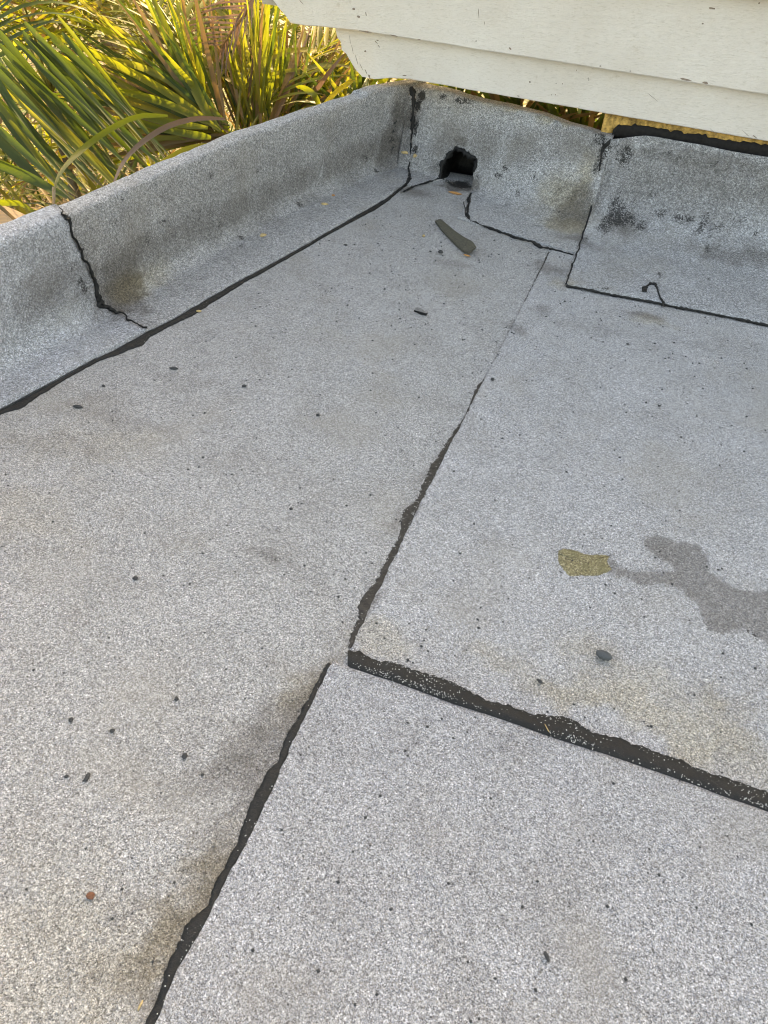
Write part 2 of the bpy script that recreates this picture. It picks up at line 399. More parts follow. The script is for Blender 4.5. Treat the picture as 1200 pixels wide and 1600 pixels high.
def add_stains(me, clean=False):
    n = len(me.vertices); co = np.empty(n * 3); me.vertices.foreach_get('co', co); co = co.reshape(-1, 3)
    out = np.zeros((n, 4))
    wx = fbm(co[:, 0], co[:, 1], co[:, 2], 9, 201, 4) - .5; wy = fbm(co[:, 0], co[:, 1], co[:, 2], 9, 301, 4) - .5
    wx2 = fbm(co[:, 0], co[:, 1], co[:, 2], 30, 401, 3) - .5; wy2 = fbm(co[:, 0], co[:, 1], co[:, 2], 30, 501, 3) - .5
    pp = to_px(co)
    for c, rx, ry, ang, s, ch, px, py in STAINS:
        if clean and ch < 2: continue
        e2 = (pp[:, 0] - px) ** 2 + (pp[:, 1] - py) ** 2; e2 = np.where(np.linalg.norm(co - c, axis=1) < .45, e2, 1e9); ib = int(e2.argmin())
        if e2[ib] < 64: c = co[ib]                      # settle the mark on this surface
        d = co - c
        near = (np.abs(d) < 2.2 * max(rx, ry)).all(1)
        if not near.any(): continue
        q = d[near].copy(); big = min(.35, 1.6 * (rx * ry) ** .5) * (.45 if ch == 3 else 1)
        q[:, 0] += wx[near] * big + wx2[near] * big * .5; q[:, 1] += wy[near] * big + wy2[near] * big * .5
        ca, sa_ = math.cos(ang), math.sin(ang)
        u = q[:, 0] * ca + q[:, 1] * sa_; v = -q[:, 0] * sa_ + q[:, 1] * ca
        vv = np.sqrt(v * v + q[:, 2] ** 2)
        r = np.sqrt((u / rx) ** 2 + (vv / ry) ** 2)
        w = np.clip((1.6 - r) / 1.35, 0, 1) if ch < 2 else np.clip(1.45 - r, 0, 1); w = w * w * (3 - 2 * w)
        out[near, ch] = np.maximum(out[near, ch], s * w) + (0.25 * s * w if ch < 2 else 0)
    # wet patch: distance inside its outline
    wp = pl(WET, Z2)[:, :2]; lo_, hi_ = wp.min(0) - .1, wp.max(0) + .1
    near = ((co[:, :2] > lo_) & (co[:, :2] < hi_)).all(1) & (co[:, 2] < .05)
    if near.any():
        q = co[near, :2] + np.stack([wx2[near], wy2[near]], 1) * .035
        ins = np.zeros(len(q), bool); dist = np.full(len(q), 9.0)
        for a_ in range(len(wp)):
            p0, p1 = wp[a_], wp[(a_ + 1) % len(wp)]
            c_ = ((p0[1] > q[:, 1]) != (p1[1] > q[:, 1])) & (q[:, 0] < (p1[0] - p0[0]) * (q[:, 1] - p0[1]) / (p1[1] - p0[1] + 1e-12) + p0[0]); ins ^= c_
            e_ = p1 - p0; t_ = np.clip(((q - p0) @ e_) / (e_ @ e_ + 1e-12), 0, 1); dist = np.minimum(dist, np.linalg.norm(q - p0 - t_[:, None] * e_, axis=1))
        out[near, 3] = np.clip(.40 + np.where(ins, dist, -dist) / .045, 0, 1)
    out = np.clip(out, 0, 1.2)
    a = me.attributes.new('stain', 'FLOAT_COLOR', 'POINT')
    a.data.foreach_set('color', out.astype(np.float32).ravel())

def grid_obj(name, P, mat, parent, skirt=.005, holes=None, edges=(1, 1, 1, 1), clean=False):
    """P: (nu, nv, 3) array of surface points; skirt drops the rim by the sheet's thickness."""
    nu, nv, _ = P.shape
    idx = np.arange(nu * nv).reshape(nu, nv)
    keep = np.ones((nu - 1, nv - 1), bool) if holes is None else ~holes
    a, b, c, d = idx[:-1, :-1][keep], idx[1:, :-1][keep], idx[1:, 1:][keep], idx[:-1, 1:][keep]
    faces = np.stack([a, b, c, d], 1).tolist()
    V = P.reshape(-1, 3).tolist()
    def rim(ids, flip):
        base = len(V)
        for i in ids:
            v = V[i]; V.append([v[0], v[1], v[2] - skirt])
        for j in range(len(ids) - 1):
            q = [ids[j], ids[j + 1], base + j + 1, base + j]
            faces.append(q[::-1] if flip else q)
    if edges[0]: rim(idx[:, 0].tolist(), True)
    if edges[1]: rim(idx[:, -1].tolist(), False)
    if edges[2]: rim(idx[0, :].tolist(), False)
    if edges[3]: rim(idx[-1, :].tolist(), True)
    o = mesh_obj(name, V, faces, mat, parent)
    add_stains(o.data, clean)
    return o

# ================================================================== THE ROOF
roof_v, roof_f = box(-1.95, 3.4, -2.2, 4.2, -.35, -.012)
roof = mesh_obj('roof', roof_v, roof_f, M_core, smooth=False); tag(roof, kind='structure')

Z1, Z2, Z3 = .000, .005, .0095        # three layers of cap sheet
SEAM_X = lambda y: -.3655 + .0 * y + np.where(y > 1.6, np.minimum((y - 1.6) * .02, .04), 0) - .0
# apron edge of the left flashing
AE = pl([(0, 643), (50, 617), (100, 590), (150, 563), (200, 537), (230, 519), (260, 506), (293, 487), (333, 463), (383, 435), (450, 399), (520, 359), (583, 323), (607, 309), (627, 293), (640, 281)])
AE = np.vstack([[-2.25, -2.2, 0], [-1.93, 1.0, 0], AE, [-1.20, 4.7, 0]])
def apron_x(y): return np.interp(y, AE[:, 1], AE[:, 0])
def ragged(t, amp, seed): return amp * (vnoise(t, 0, 0, 160, seed) - .5) + amp * 1.3 * (vnoise(t, 3, 0, 38, seed + 1) - .5)

ys = np.arange(-2.0, 4.5, .014)
L = []
for y in ys:
    x0 = apron_x(y) - .05; x1 = float(SEAM_X(y)) + .03
    xs = np.linspace(x0, x1, 120)
    L.append(np.stack([xs, np.full_like(xs, y), Z1 + wave(xs, y)], 1))
P = np.array(L).transpose(1, 0, 2)
sheet_l = grid_obj('felt_sheet', P, MG_left, roof)
sheet_l['label'] = 'long weathered felt sheet between the left parapet and the centre seam'

# upper right sheet
CE = pl([(543, 1040), (575, 1050), (610, 1061), (655, 1078), (704, 1096), (753, 1112), (802, 1128), (851, 1146), (900, 1162), (933, 1173), (1000, 1195), (1067, 1218), (1133, 1244), (1200, 1267)], .0095)
def cross_y(x): return np.interp(x, np.append(CE[:, 0], 3.4), np.append(CE[:, 1], CE[-1, 1] - .02))
xs = np.concatenate([np.arange(-.372, 1.25, .0125), np.arange(1.25, 3.3, .03)])
L = []
for x in xs:
    yy = np.linspace(float(cross_y(x)) - .03, 3.95, 250)
    X = x + np.zeros_like(yy)
    L.append(np.stack([X, yy, Z2 + wave(X, yy)], 1))
P = np.array(L)
P[0, :, 0] = SEAM_X(P[0, :, 1]) + ragged(P[0, :, 1], .0035, 3)
for k in range(1, 14): P[k, :, 0] = np.maximum(P[k, :, 0], P[0, :, 0] + .0085 * k)
sheet_u = grid_obj('felt_sheet', P, MG_up, roof); sheet_u['label'] = 'pale felt sheet right of the centre seam, with the wet patch'

# lower right sheet, lying over the other two
LE = pl([(517, 1037), (486, 1100), (463, 1147), (441, 1195), (436, 1208), (413, 1258), (383, 1321), (348, 1385), (333, 1416), (316, 1448), (297, 1480), (278, 1511), (253, 1575), (241, 1598)], .0095)
LE = LE[::-1]
def low_x(y): return np.interp(y, np.append([-2.2], LE[:, 1]), np.append([-.41], LE[:, 0]))
us = np.concatenate([np.linspace(0, 1, 140)])
vy = np.concatenate([np.arange(-2.2, 0, .03), np.arange(0, .9001, .0125)]); nv = len(vy)
P = np.zeros((140, nv, 3))
for j, v in enumerate(vy):
    s = (v + 2.2) / 3.1
    xr = 3.3; xl = float(low_x(v * 1.0 if v < .9 else .9))
    x = xl + (xr - xl) * us ** 1.5
    ytop = cross_y(x) - .0005
    y = v + (ytop - .9) * s ** 6
    x = x + (low_x(y) - xl) * (1 - us)
    y = y + (ragged(x, .0035, 8) if j == nv - 1 else 0)
    x = x + np.where(us == 0, ragged(y, .0035, 14), 0)
    P[:, j] = np.stack([x, y, Z3 + wave(x, y)], 1)
# rounded corner at the top left
cut = P[0, -1].copy()
P[0, -1, :2] += (.006, -.010)
sheet_b = grid_obj('felt_sheet', P, MG_low, roof, clean=True); sheet_b['label'] = 'fresh bluish felt sheet nearest the camera, edged with bitumen'

# ---- bitumen squeezed out along the laps
def resample(pts, step=.004):
    pts = np.array(pts, float); d = np.r_[0, np.cumsum(np.linalg.norm(np.diff(pts[:, :2], axis=0), axis=1))]
    return d[-1], lambda s: np.stack([np.interp(s, d, pts[:, k]) for k in range(3)], -1)
GRAINS = []
def ribbon(name, inner, outer, parent, zbase, thick=.004, seed=0, rag=.004, grains=.0, lift=None, mat=None):
    """inner: sheet edge, outer: bleed edge; both world polylines run the same way."""
    la, fa = resample(inner); lb, fb = resample(outer)
    n = int(max(la, lb) / .004) + 2
    t = np.linspace(0, 1, n)
    a = fa(t * la); b = fb(t * lb)
    dvec = b - a; w = np.linalg.norm(dvec[:, :2], axis=1)[:, None] + 1e-6; dn = dvec / w
    b = b + dn * (ragged(t * lb, rag, seed) + ragged(t * lb * 2.7, rag * .5, seed + 5))[:, None] * np.minimum(1, w / .02)
    prof = [(-.25, .0), (0, .75), (.3, 1.0), (.62, .85), (.88, .45), (1.0, -.6)]
    V = []
    for k, (u, h) in enumerate(prof):
        q = a + (b - a) * u if u >= 0 else a - dn * .006
        hh = thick * h * (.7 + .6 * vnoise(t * la, k * .01, 0, 25, seed + 3)) * np.minimum(1.2, .35 + w[:, 0] / .02)
        base = (wave(q[:, 0], q[:, 1]) + zbase) if lift is None else q[:, 2]
        V.append(np.stack([q[:, 0], q[:, 1], base + hh - (.003 if u < 0 else 0)], 1))
    V = np.array(V)                                 # (6, n, 3)
    m = len(prof)
    idx = np.arange(m * n).reshape(m, n)
    f = np.stack([idx[:-1, :-1], idx[1:, :-1], idx[1:, 1:], idx[:-1, 1:]], -1).reshape(-1, 4).tolist()
    o = mesh_obj(name, V.reshape(-1, 3), f, mat or M_bit, parent)
    if grains:
        for j in range(n):
            dens = grains * (.25 + 2.2 * float(vnoise(t[j] * la, 2, 0, 9, seed + 7)) ** 2)
            for _ in range(rng.poisson(dens * w[j, 0] / .012)):
                u = rng.beta(3.2, 1.0) if rng.random() < .7 else rng.random() * .2
                k = min(m - 2, 1 + int(u * (m - 2))); p = V[k, j] * (1 - (u * (m - 2) % 1)) + V[k + 1 if k + 1 < m else k, j] * (u * (m - 2) % 1)
                p = p + np.array([*rng.normal(0, .0018, 2), 0])
                GRAINS.append((p, .0007 + .0011 * rng.random()))
    return o

# centre seam, far half
ri = [(862, 395), (835, 450), (800, 525), (768, 585), (755, 607), (735, 650), (715, 690), (690, 735), (668, 782), (655, 803), (630, 848), (605, 890), (590, 918), (578, 942), (566, 968), (556, 990), (548, 1012)]
wd = [5, 5, 4.5, 5, 10, 8, 15, 19, 17, 25, 11, 8, 9, 17, 6, 9, 6]
rin = pl(ri, .005); rin[:, 0] = SEAM_X(rin[:, 1]) + .001
rout = pl([(x - w, y - w * .25) for (x, y), w in zip(ri, wd)])
rout[:, 0] = np.minimum(rout[:, 0], rin[:, 0] - .0025)
s1 = ribbon('bitumen_seam', rin, rout, roof, Z1 + .001, .003, 21, .007, .5, None, M_bitd)
s1['label'] = 'thin bitumen line along the far half of the centre seam'
# near half
lw = [6, 9, 14, 8, 21, 24, 16, 15, 9, 27, 22, 16, 13, 14]
lr = [(517, 1037), (486, 1100), (463, 1147), (441, 1195), (436, 1208), (413, 1258), (383, 1321), (348, 1385), (333, 1416), (316, 1448), (297, 1480), (278, 1511), (253, 1575), (241, 1598)]
lin = pl(lr, .0095); lou = pl([(x - w, y - w * .2) for (x, y), w in zip(lr, lw)])
lin = np.vstack([lin, [-.41, -1.5, 0]]); lou = np.vstack([lou, [-.425, -1.5, 0]])
lin[:, 0] += .001
s2 = ribbon('bitumen_seam', lin, lou, roof, Z1 + .001, .0085, 31, .004, .25)
s2['label'] = 'lumpy bitumen bead along the near half of the centre seam'
# wide cross seam
co_ = pl([(541, 1021), (557, 1020), (585, 1031), (620, 1042), (648, 1047), (690, 1061), (718, 1075), (745, 1092), (781, 1103), (816, 1113), (833, 1119), (867, 1120), (893, 1127), (920, 1143), (967, 1157), (1000, 1170), (1067, 1193), (1100, 1210), (1133, 1220), (1200, 1243)], .006)
co_[:, 1] += .009
co_ = np.vstack([co_, [1.6, .985, 0], [3.2, .97, 0]])
ci = np.vstack([CE, [3.2, cross_y(3.2), 0]]); 
cin = np.stack([co_[:, 0], cross_y(co_[:, 0]) - .0008, co_[:, 0] * 0], 1)
cin[0] = [*at(543, 1040)[:2], 0]
s3 = ribbon('bitumen_seam', cin, co_, roof, Z2 + .001, .0085, 41, .006, .9)
s3['label'] = 'wide bitumen seam crossing the roof above the nearest sheet'

# ================================================================== LEFT PARAPET
par_l = empty('parapet_wall', (-1.9, 2.6, 0), 'low grey felt-covered parapet along the left side, in front of the palms', 'parapet'); WORLD_BUILT.add(par_l.name)
IT = np.array([(-2.62, -2.2), (-2.03, 1.2), (-1.962, 1.773), (-1.926, 2.076), (-1.838, 2.797), (-1.772, 3.266), (-1.654, 3.755), (-1.49, 4.345), (-1.345, 4.62), (-1.27, 4.9)])
def wall_x(y): return np.interp(y, IT[:, 1], IT[:, 0]) - .012
PT = .42
def left_profile(y, off=0.0, x0=None):
    """points across: apron edge -> angle -> face -> rounded top -> outer face"""
    xa = float(apron_x(y)); xw = float(wall_x(y)); c = .075
    hump = .005 * (float(fbm(y, 0, 0, 2.2, 77, 3)) - .5) * 2
    top = PT + hump + (.012 if y > 4.2 else 0)
    pts = []
    for u in np.linspace(0, 1, 14): pts.append((xa + (xw + c - xa) * u, .006))
    for a in np.linspace(0, math.pi / 2, 12)[1:]:      # eased cant
        pts.append((xw + c - (c) * math.sin(a) ** 1.0, .006 + (c * .95) * (1 - math.cos(a))))
    z0 = pts[-1][1]; xf = xw
    for u in np.linspace(0, 1, 22)[1:]: pts.append((xf - .008 * u, z0 + (top - .016 - z0) * u))
    for a in np.linspace(0, math.pi / 2, 7)[1:]: pts.append((xf - .008 - .016 * (1 - math.cos(a)), top - .016 + .016 * math.sin(a)))
    xo = xf - .024
    pts.append((xo - .035, top + .001)); pts.append((xo - .070, top))
    for a in np.linspace(0, math.pi / 2, 5)[1:]: pts.append((xo - .070 - .018 * math.sin(a), top - .018 * (1 - math.cos(a))))
    for u in (1, 2, 3): pts.append((xo - .090, top - .018 - .05 * u))
    P = np.array([(x, y, z) for x, z in pts])
    # offset outwards
    d = np.gradient(P[:, [0, 2]], axis=0); nn = np.stack([d[:, 1], -d[:, 0]], 1); nn /= np.linalg.norm(nn, axis=1)[:, None] + 1e-9
    P[:, 0] += nn[:, 0] * off * 1; P[:, 2] += nn[:, 1] * off
    b = (fbm(P[:, 0], P[:, 1], P[:, 2], 3.5, 61, 3) - .5) * .009 + (fbm(P[:, 0], P[:, 1], P[:, 2], 16, 62, 3) - .5) * .007
    m = np.clip(P[:, 2] / .12, 0, 1)
    P[:, 0] += nn[:, 0] * b * m; P[:, 2] += nn[:, 1] * b * m
    P[:, 2] += wave(P[:, 0], P[:, 1]) * (1 - m) + .002
    return P
# which way "outwards" is: towards the roof and up
# far piece, then the near piece lapping over it along a slanting joint
yf = np.arange(1.85, 4.66, .013)
Pf = np.array([left_profile(y, -.0) for y in yf])
Pf[:, 0, 0] += ragged(yf, .004, 91) + .0
fl_far = grid_obj('flashing_sheet', Pf.transpose(1, 0, 2), MG_flash, par_l, skirt=.006, edges=(1, 1, 1, 1))
fl_far['label'] = 'far felt flashing of the left parapet, dirty in the angle'
JP = np.array([(92, 320), (97, 338), (104, 345), (113, 370), (128, 403), (140, 430), (147, 463), (152, 478), (163, 483), (182, 491), (202, 503), (222, 514), (231, 519), (240, 524)], float)
ygrid = np.linspace(-2.0, 2.5, 560)
prof_cache = np.array([left_profile(y, .011) for y in ygrid])      # (ny, nprof, 3)
nprof = prof_cache.shape[1]
yn = np.linspace(0, 1, 230) ** .8
rows = np.full(nprof, np.nan)
for k in range(nprof):
    q = to_px(prof_cache[:, k]); ok = ygrid > 1.4
    fq = q[:, 0] - np.interp(q[:, 1], JP[:, 1], JP[:, 0])
    z_ = np.where(ok[1:] & (fq[:-1] < 0) & (fq[1:] >= 0) & (q[1:, 1] > 325) & (q[1:, 1] < 523))[0]
    if len(z_): rows[k] = ygrid[z_[0] + 1]
good = np.where(~np.isnan(rows))[0]
rows = np.interp(np.arange(nprof), good, rows[good])
rows = rows + ragged(np.linspace(0, .8, nprof), .012, 55)
Pn = np.zeros((nprof, len(yn), 3))
for k in range(nprof):
    yy = -2.0 + (rows[k] + 2.0) * yn
    for c in range(3):
        Pn[k, :, c] = np.interp(yy, ygrid, prof_cache[:, k, c])
    Pn[k, :, 1] = yy
fl_near = grid_obj('flashing_sheet', Pn, MG_flash3, par_l, skirt=.011)
fl_near['label'] = 'near felt flashing of the left parapet, bluish, lapping over the far one'
# wall under the felt and outside face
cv = []; cf = []
yc = list(np.arange(-2.0, 4.8, .2))
for y in yc:
    x = float(wall_x(y)); cv += [(x - .035, y, -.3), (x - .035, y, PT - .05), (x - .085, y, PT - .05), (x - .085, y, -3.0), (x - .02, y, -3.0)]
for j in range(len(yc) - 1):
    for k in range(5):
        a, b = j * 5 + k, j * 5 + (k + 1) % 5
        cf.append((a, b, b + 5, a + 5))
cf += [tuple(range(4, -1, -1)), tuple(range(len(cv) - 5, len(cv)))]
mesh_obj('wall_core', cv, cf, M_core, par_l, False)
# bead along the apron edge
ax = [(0, 643, 5), (30, 628, 10), (50, 617, 8), (100, 590, 4), (150, 563, 4), (200, 537, 10), (218, 527, 13), (230, 519, 9), (260, 506, 6), (293, 487, 9), (333, 463, 8), (383, 435, 5), (450, 399, 4), (520, 359, 3.5), (583, 323, 6), (607, 309, 4), (627, 293, 3), (640, 281, 4)]
bi = pl([(x, y) for x, y, w in ax], .004); bo = pl([(x + w * .5, y + w) for x, y, w in ax], .0)
bi = np.vstack([[-2.2, -1.9, 0], bi]); bo = np.vstack([[-2.18, -1.9, 0], bo])
o = ribbon('bitumen_bead', bi, bo, par_l, Z1 + .001, .006, 51, .004, .03)

def tar_line(name, pts, widths, parent, seed=0, z=.003, rag=.35):
    """an irregular raised line of tar that follows 3D points on a surface"""
    pts = np.array(pts, float); d = np.r_[0, np.cumsum(np.linalg.norm(np.diff(pts, axis=0), axis=1))]
    n = max(6, int(d[-1] / .005)); s = np.linspace(0, d[-1], n)
    C_ = np.stack([np.interp(s, d, pts[:, k]) for k in range(3)], 1); w = np.interp(s, d, widths)
    tan = np.gradient(C_, axis=0); tan /= np.linalg.norm(tan, axis=1)[:, None] + 1e-9
    view = CC - C_; view /= np.linalg.norm(view, axis=1)[:, None]
    side = np.cross(tan, view); side /= np.linalg.norm(side, axis=1)[:, None] + 1e-9
    up_ = np.cross(side, tan)
    V = []
    for k, (u, h) in enumerate([(-1, -.5), (-.6, .6), (0, 1), (.6, .6), (1, -.5)]):
        j = 1 + rag * 2 * (vnoise(s, k, 0, 90, seed + k) - .5) + rag * 2 * (vnoise(s, k, 0, 25, seed + 9) - .5)
        V.append(C_ + side * (u * w * j)[:, None] * .5 + up_ * (h * z * (.6 + .8 * vnoise(s, k, 1, 60, seed)))[:, None])
    V = np.array(V); idx = np.arange(5 * n).reshape(5, n)
    f = np.stack([idx[:-1, :-1], idx[:-1, 1:], idx[1:, 1:], idx[1:, :-1]], -1).reshape(-1, 4).tolist()
    return mesh_obj(name, V.reshape(-1, 3), f, M_bit, parent)
# joint between the two pieces: points just on the near sheet's rim
jp = Pn[::-1, -1][8:, :] + np.array([.004, .006, .003])
wds = np.interp(np.linspace(0, 1, len(jp)), [0, .12, .35, .5, .57, .63, .7, .8, 1], [.004, .010, .008, .020, .030, .024, .010, .006, .009])
tar_line('bitumen_bead', jp, wds, par_l, 3, .005)

# ================================================================== BACK PARAPET
par_b = empty('parapet_wall', (-.85, 4.3, 0), 'low felt-covered parapet at the back with a dark drain opening', 'parapet'); WORLD_BUILT.add(par_b.name)
def bw_y(x): return 4.525 + (x + 1.36) * (-.305)
BAT = .12
def bw_yz(x, z): return bw_y(x) - BAT * (1 - min(1, max(0, z / .42)))
BT = .42
# apron edge of this piece
def b_apron(x):
    return np.interp(x, [-1.5, -1.25, -1.10, -.915, -.884, -.872, -.80, -.62, -.30, -.215, -.1], [4.30, 4.13, 4.34, 4.21, 4.13, 3.80, 3.775, 3.735, 3.655, 3.633, 3.61])
HOLE = [(688, 278), (692, 257), (702, 240), (714, 230), (728, 238), (745, 248), (741, 268), (736, 303), (712, 300)]
yh = 4.36
def inhole(p):
    r = False; j = len(HP) - 1
    for i in range(len(HP)):
        (xi, zi), (xj, zj) = HP[i], HP[j]
        if (zi > p[1]) != (zj > p[1]) and p[0] < (xj - xi) * (p[1] - zi) / (zj - zi + 1e-12) + xi: r = not r
        j = i
    return r
HP = []
for px_, py_ in HOLE:
    lo = aty(px_, py_, 4.36)
    for _ in range(12):                    # settle on the wall plane
        lo = aty(px_, py_, float(bw_yz(lo[0], lo[2])) - .005)
    HP.append((float(lo[0]), float(lo[2])))
def back_profile(x, off=0.0, ya=None, yw=None, cant=None, top=BT, rnd=True, bat=BAT):
    ya = float(b_apron(x)) if ya is None else ya
    yw = (float(bw_y(x)) if yw is None else yw) - bat
    c = float(np.interp(x, [-1.0, -.86, -.6], [.035, .05, .24])) if cant is None else cant
    c = min(c, max(.01, yw - ya - .005))
    hump = .010 * (float(vnoise(x, 5, 0, 5, 33)) - .5) * 2
    tz = top + hump
    pts = []
    for u in np.linspace(0, 1, 16): pts.append((ya + (yw - c - ya) * u, .007))
    ch = c * .75
    for a in np.linspace(0, math.pi / 2, 12)[1:]: pts.append((yw - c + c * math.sin(a), .007 + ch * (1 - math.cos(a))))
    z0 = pts[-1][1]
    n_up = 44
    rr = .02 if rnd else .006
    for u in np.linspace(0, 1, n_up)[1:]: pts.append((yw + (.01 + bat) * u, z0 + (tz - rr - z0) * u))
    yw += bat
    if rnd:
        for a in np.linspace(0, math.pi / 2, 6)[1:]: pts.append((yw + .01 + rr * (1 - math.cos(a)), tz - rr + rr * math.sin(a)))
        pts += [(yw + .06, tz), (yw + .10, tz), (yw + .118, tz - .008), (yw + .125, tz - .03), (yw + .126, tz - .1)]
    P = np.array([(x, y, z) for y, z in pts])
    d = np.gradient(P[:, [1, 2]], axis=0); nn = np.stack([-d[:, 1], d[:, 0]], 1); nn /= np.linalg.norm(nn, axis=1)[:, None] + 1e-9
    b = off + ((fbm(P[:, 0], P[:, 1], P[:, 2], 4, 71, 3) - .5) * .022 + (vnoise(P[:, 0], P[:, 1], P[:, 2], 17, 72) - .5) * .004) * np.clip(P[:, 2] / .1, 0, 1)
    P[:, 1] += nn[:, 0] * b; P[:, 2] += nn[:, 1] * b
    P[:, 2] += wave(P[:, 0], P[:, 1]) * (1 - np.clip(P[:, 2] / .12, 0, 1)) + .001
    return P
xb = np.unique(np.concatenate([np.arange(-1.43, -1.14, .012), np.arange(-1.14, -.86, .006), np.arange(-.86, -.18, .012)]))
Pb = np.array([back_profile(x) for x in xb])
Pb[:, 0, 1] += ragged(xb, .006, 19)
mid = (Pb[:-1, :-1] + Pb[1:, 1:]) / 2
holes = np.zeros(mid.shape[:2], bool)
for i in range(mid.shape[0]):
    for j in range(mid.shape[1]):
        if inhole((mid[i, j, 0], mid[i, j, 2])): holes[i, j] = True
fl_b = grid_obj('flashing_sheet', Pb, MG_flash, par_b, skirt=.007, holes=holes)
# drain throat
zs_ = [p[1] for p in HP]; 
thv, thf = [], []
nH = len(HP)
for dpt, sh, dz in ((-.004, 1.04, 0), (.06, .97, -.0), (.20, .92, -.015), (.34, .8, -.05)):
    cxh = sum(p[0] for p in HP) / nH; czh = sum(p[1] for p in HP) / nH
    for x, z in HP:
        thv.append((cxh + (x - cxh) * sh, bw_yz(x, z) + dpt, czh + (z - czh) * sh + dz))
for r in range(3):
    for i in range(nH):
        a, b = r * nH + i, r * nH + (i + 1) % nH
        thf.append((a, b, b + nH, a + nH))
thf.append(tuple(range(3 * nH, 4 * nH)))
mesh_obj('drain_throat', thv, thf, M_bit, par_b)
# ragged rim of tar round the opening
ring = [(x, bw_yz(x, z) - .012, z) for x, z in HP[:7]]
tar_line('bitumen_bead', ring, [.018, .022, .028, .020, .024, .016, .014], par_b, 7, .008, .9)
tar_line('bitumen_bead', [at(x, y, .008) for x, y in [(629, 300), (637, 296), (650, 290), (665, 286), (683, 280), (694, 279)]], [.006, .010, .008, .010, .012, .012], par_b, 17, .004, .6)
tar_line('bitumen_bead', [at(x, y, .008) for x, y in [(735, 302), (733, 312), (731, 325), (730, 335), (735, 344), (750, 351), (770, 358), (790, 365), (805, 371), (830, 378), (845, 386), (858, 388), (875, 392), (896, 398)]],
         [.018, .016, .016, .013, .010, .009, .014, .010, .010, .009, .020, .012, .010, .010], par_b, 27, .005, .6)
tar_line('bitumen_bead', [at(x, y, .008) for x, y in [(724, 316), (727, 326), (727, 336), (733, 343)]], [.004, .006, .006, .006], par_b, 29, .005, .5)
# corner line
cor = []
for (px_, py_), yy in zip([(643, 135), (646, 150), (645, 167), (646, 185), (644, 200), (642, 218), (642, 232), (643, 246)], np.linspace(4.50, 4.44, 8)):
    cor.append(aty(px_, py_, yy - .02))
tar_line('bitumen_bead', cor, [.018, .024, .016, .022, .016, .012, .014, .014], par_b, 37, .006, .7)
tar_line('bitumen_bead', [at(642, 250, .05), at(638, 262, .03), at(640, 272, .012), at(640, 280, .01), at(633, 290, .01)], [.012, .008, .012, .020, .01], par_b, 39, .005, .6)
# core of the back wall, left and right of the drain
cv, cf = [], []
def add(vf):
    b = len(cv); cv.extend(vf[0]); cf.extend([tuple(i + b for i in q) for q in vf[1]])
def skew(vf):
    return ([(x, y + bw_y(x), z) for x, y, z in vf[0]], vf[1])
add(skew(box(-1.46, -1.17, .03, .118, -.3, BT - .04))); add(skew(box(-.83, -.20, .03, .118, -.3, BT - .04)))
add(skew(box(-1.17, -.83, .03, .118, .21, BT - .04))); add(skew(box(-1.46, -.2, .03, .118, -3, -.3)))
mesh_obj('wall_core', cv, cf, M_core, par_b, False)

# ================================================================== HOUSE ON THE RIGHT AND ITS EAVE
house = empty('house', (0.6, 4.4, 0), 'cream painted wooden house front whose boards overhang the back of the roof', 'house'); WORLD_BUILT.add(house.name)
def hb_y(x): return 4.32 + (x + 1.263) * (-.0856)           # plane of the lower board
# its flashing sheet
xr_ = np.concatenate([np.arange(-.205, 1.3, .0125), np.arange(1.3, 3.3, .03)])
def zline(pts, yo):
    """height along the house plane of a line given by photo points"""
    q = [zx(x, y, yo) for x, y in pts]
    return [a for a, _ in q], [b for _, b in q]
def zx(px_, py_, yo):
    p = aty(px_, py_, 4.3)
    for _ in range(6): p = aty(px_, py_, hb_y(p[0]) + yo)
    return float(p[0]), float(p[2])
TX, TZ = zline([(950, 214), (962, 208), (1007, 211), (1060, 219), (1100, 225), (1200, 243)], -.02)
Pr = np.array([back_profile(x, .011, ya=3.243 + (x + .2) * .012, yw=hb_y(x) - .035 - .05 * math.exp(-(x + .2) / .12), cant=.40, bat=0, top=float(np.interp(x, TX, TZ)), rnd=False) for x in xr_])
edge_shift = np.interp(np.arange(Pr.shape[1]), [0, 15, 27, 40, Pr.shape[1] - 1], [.02, .012, .0, -.005, .0])
for k in range(20):
    Pr[k, :, 0] += edge_shift * (1 - k / 20)
Pr[0, :, 0] += ragged(Pr[0, :, 1] + Pr[0, :, 2], .005, 44)
Pr[:, 0, 1] += ragged(xr_, .003, 45)
fl_r = grid_obj('flashing_sheet', Pr, MG_flash2, house, skirt=.008)
ptop = Pr[:, -1]
# tar line under its left and lower rims; upper left also draws the shadow edge
tar_line('bitumen_bead', Pr[0, 0:28, :] + np.array([-.004, 0, -.004]), [.009] * 28, house, 47, .003, .5)
tar_line('bitumen_bead', Pr[0, 24:, :] + np.array([-.010, -.020, 0]), np.interp(np.linspace(0, 1, Pr.shape[1] - 24), [0, .5, .8, 1], [.008, .012, .028, .045]), house, 48, .006, .8)  # dark line painting the rim's shadow edge, widening into tar smears
bwid = .007 + .006 * vnoise(xr_, 0, 0, 20, 88)
tar_line('bitumen_bead', Pr[:, 0, :] + np.array([0, -.004, -.005]), bwid, house, 49, .003, .5)
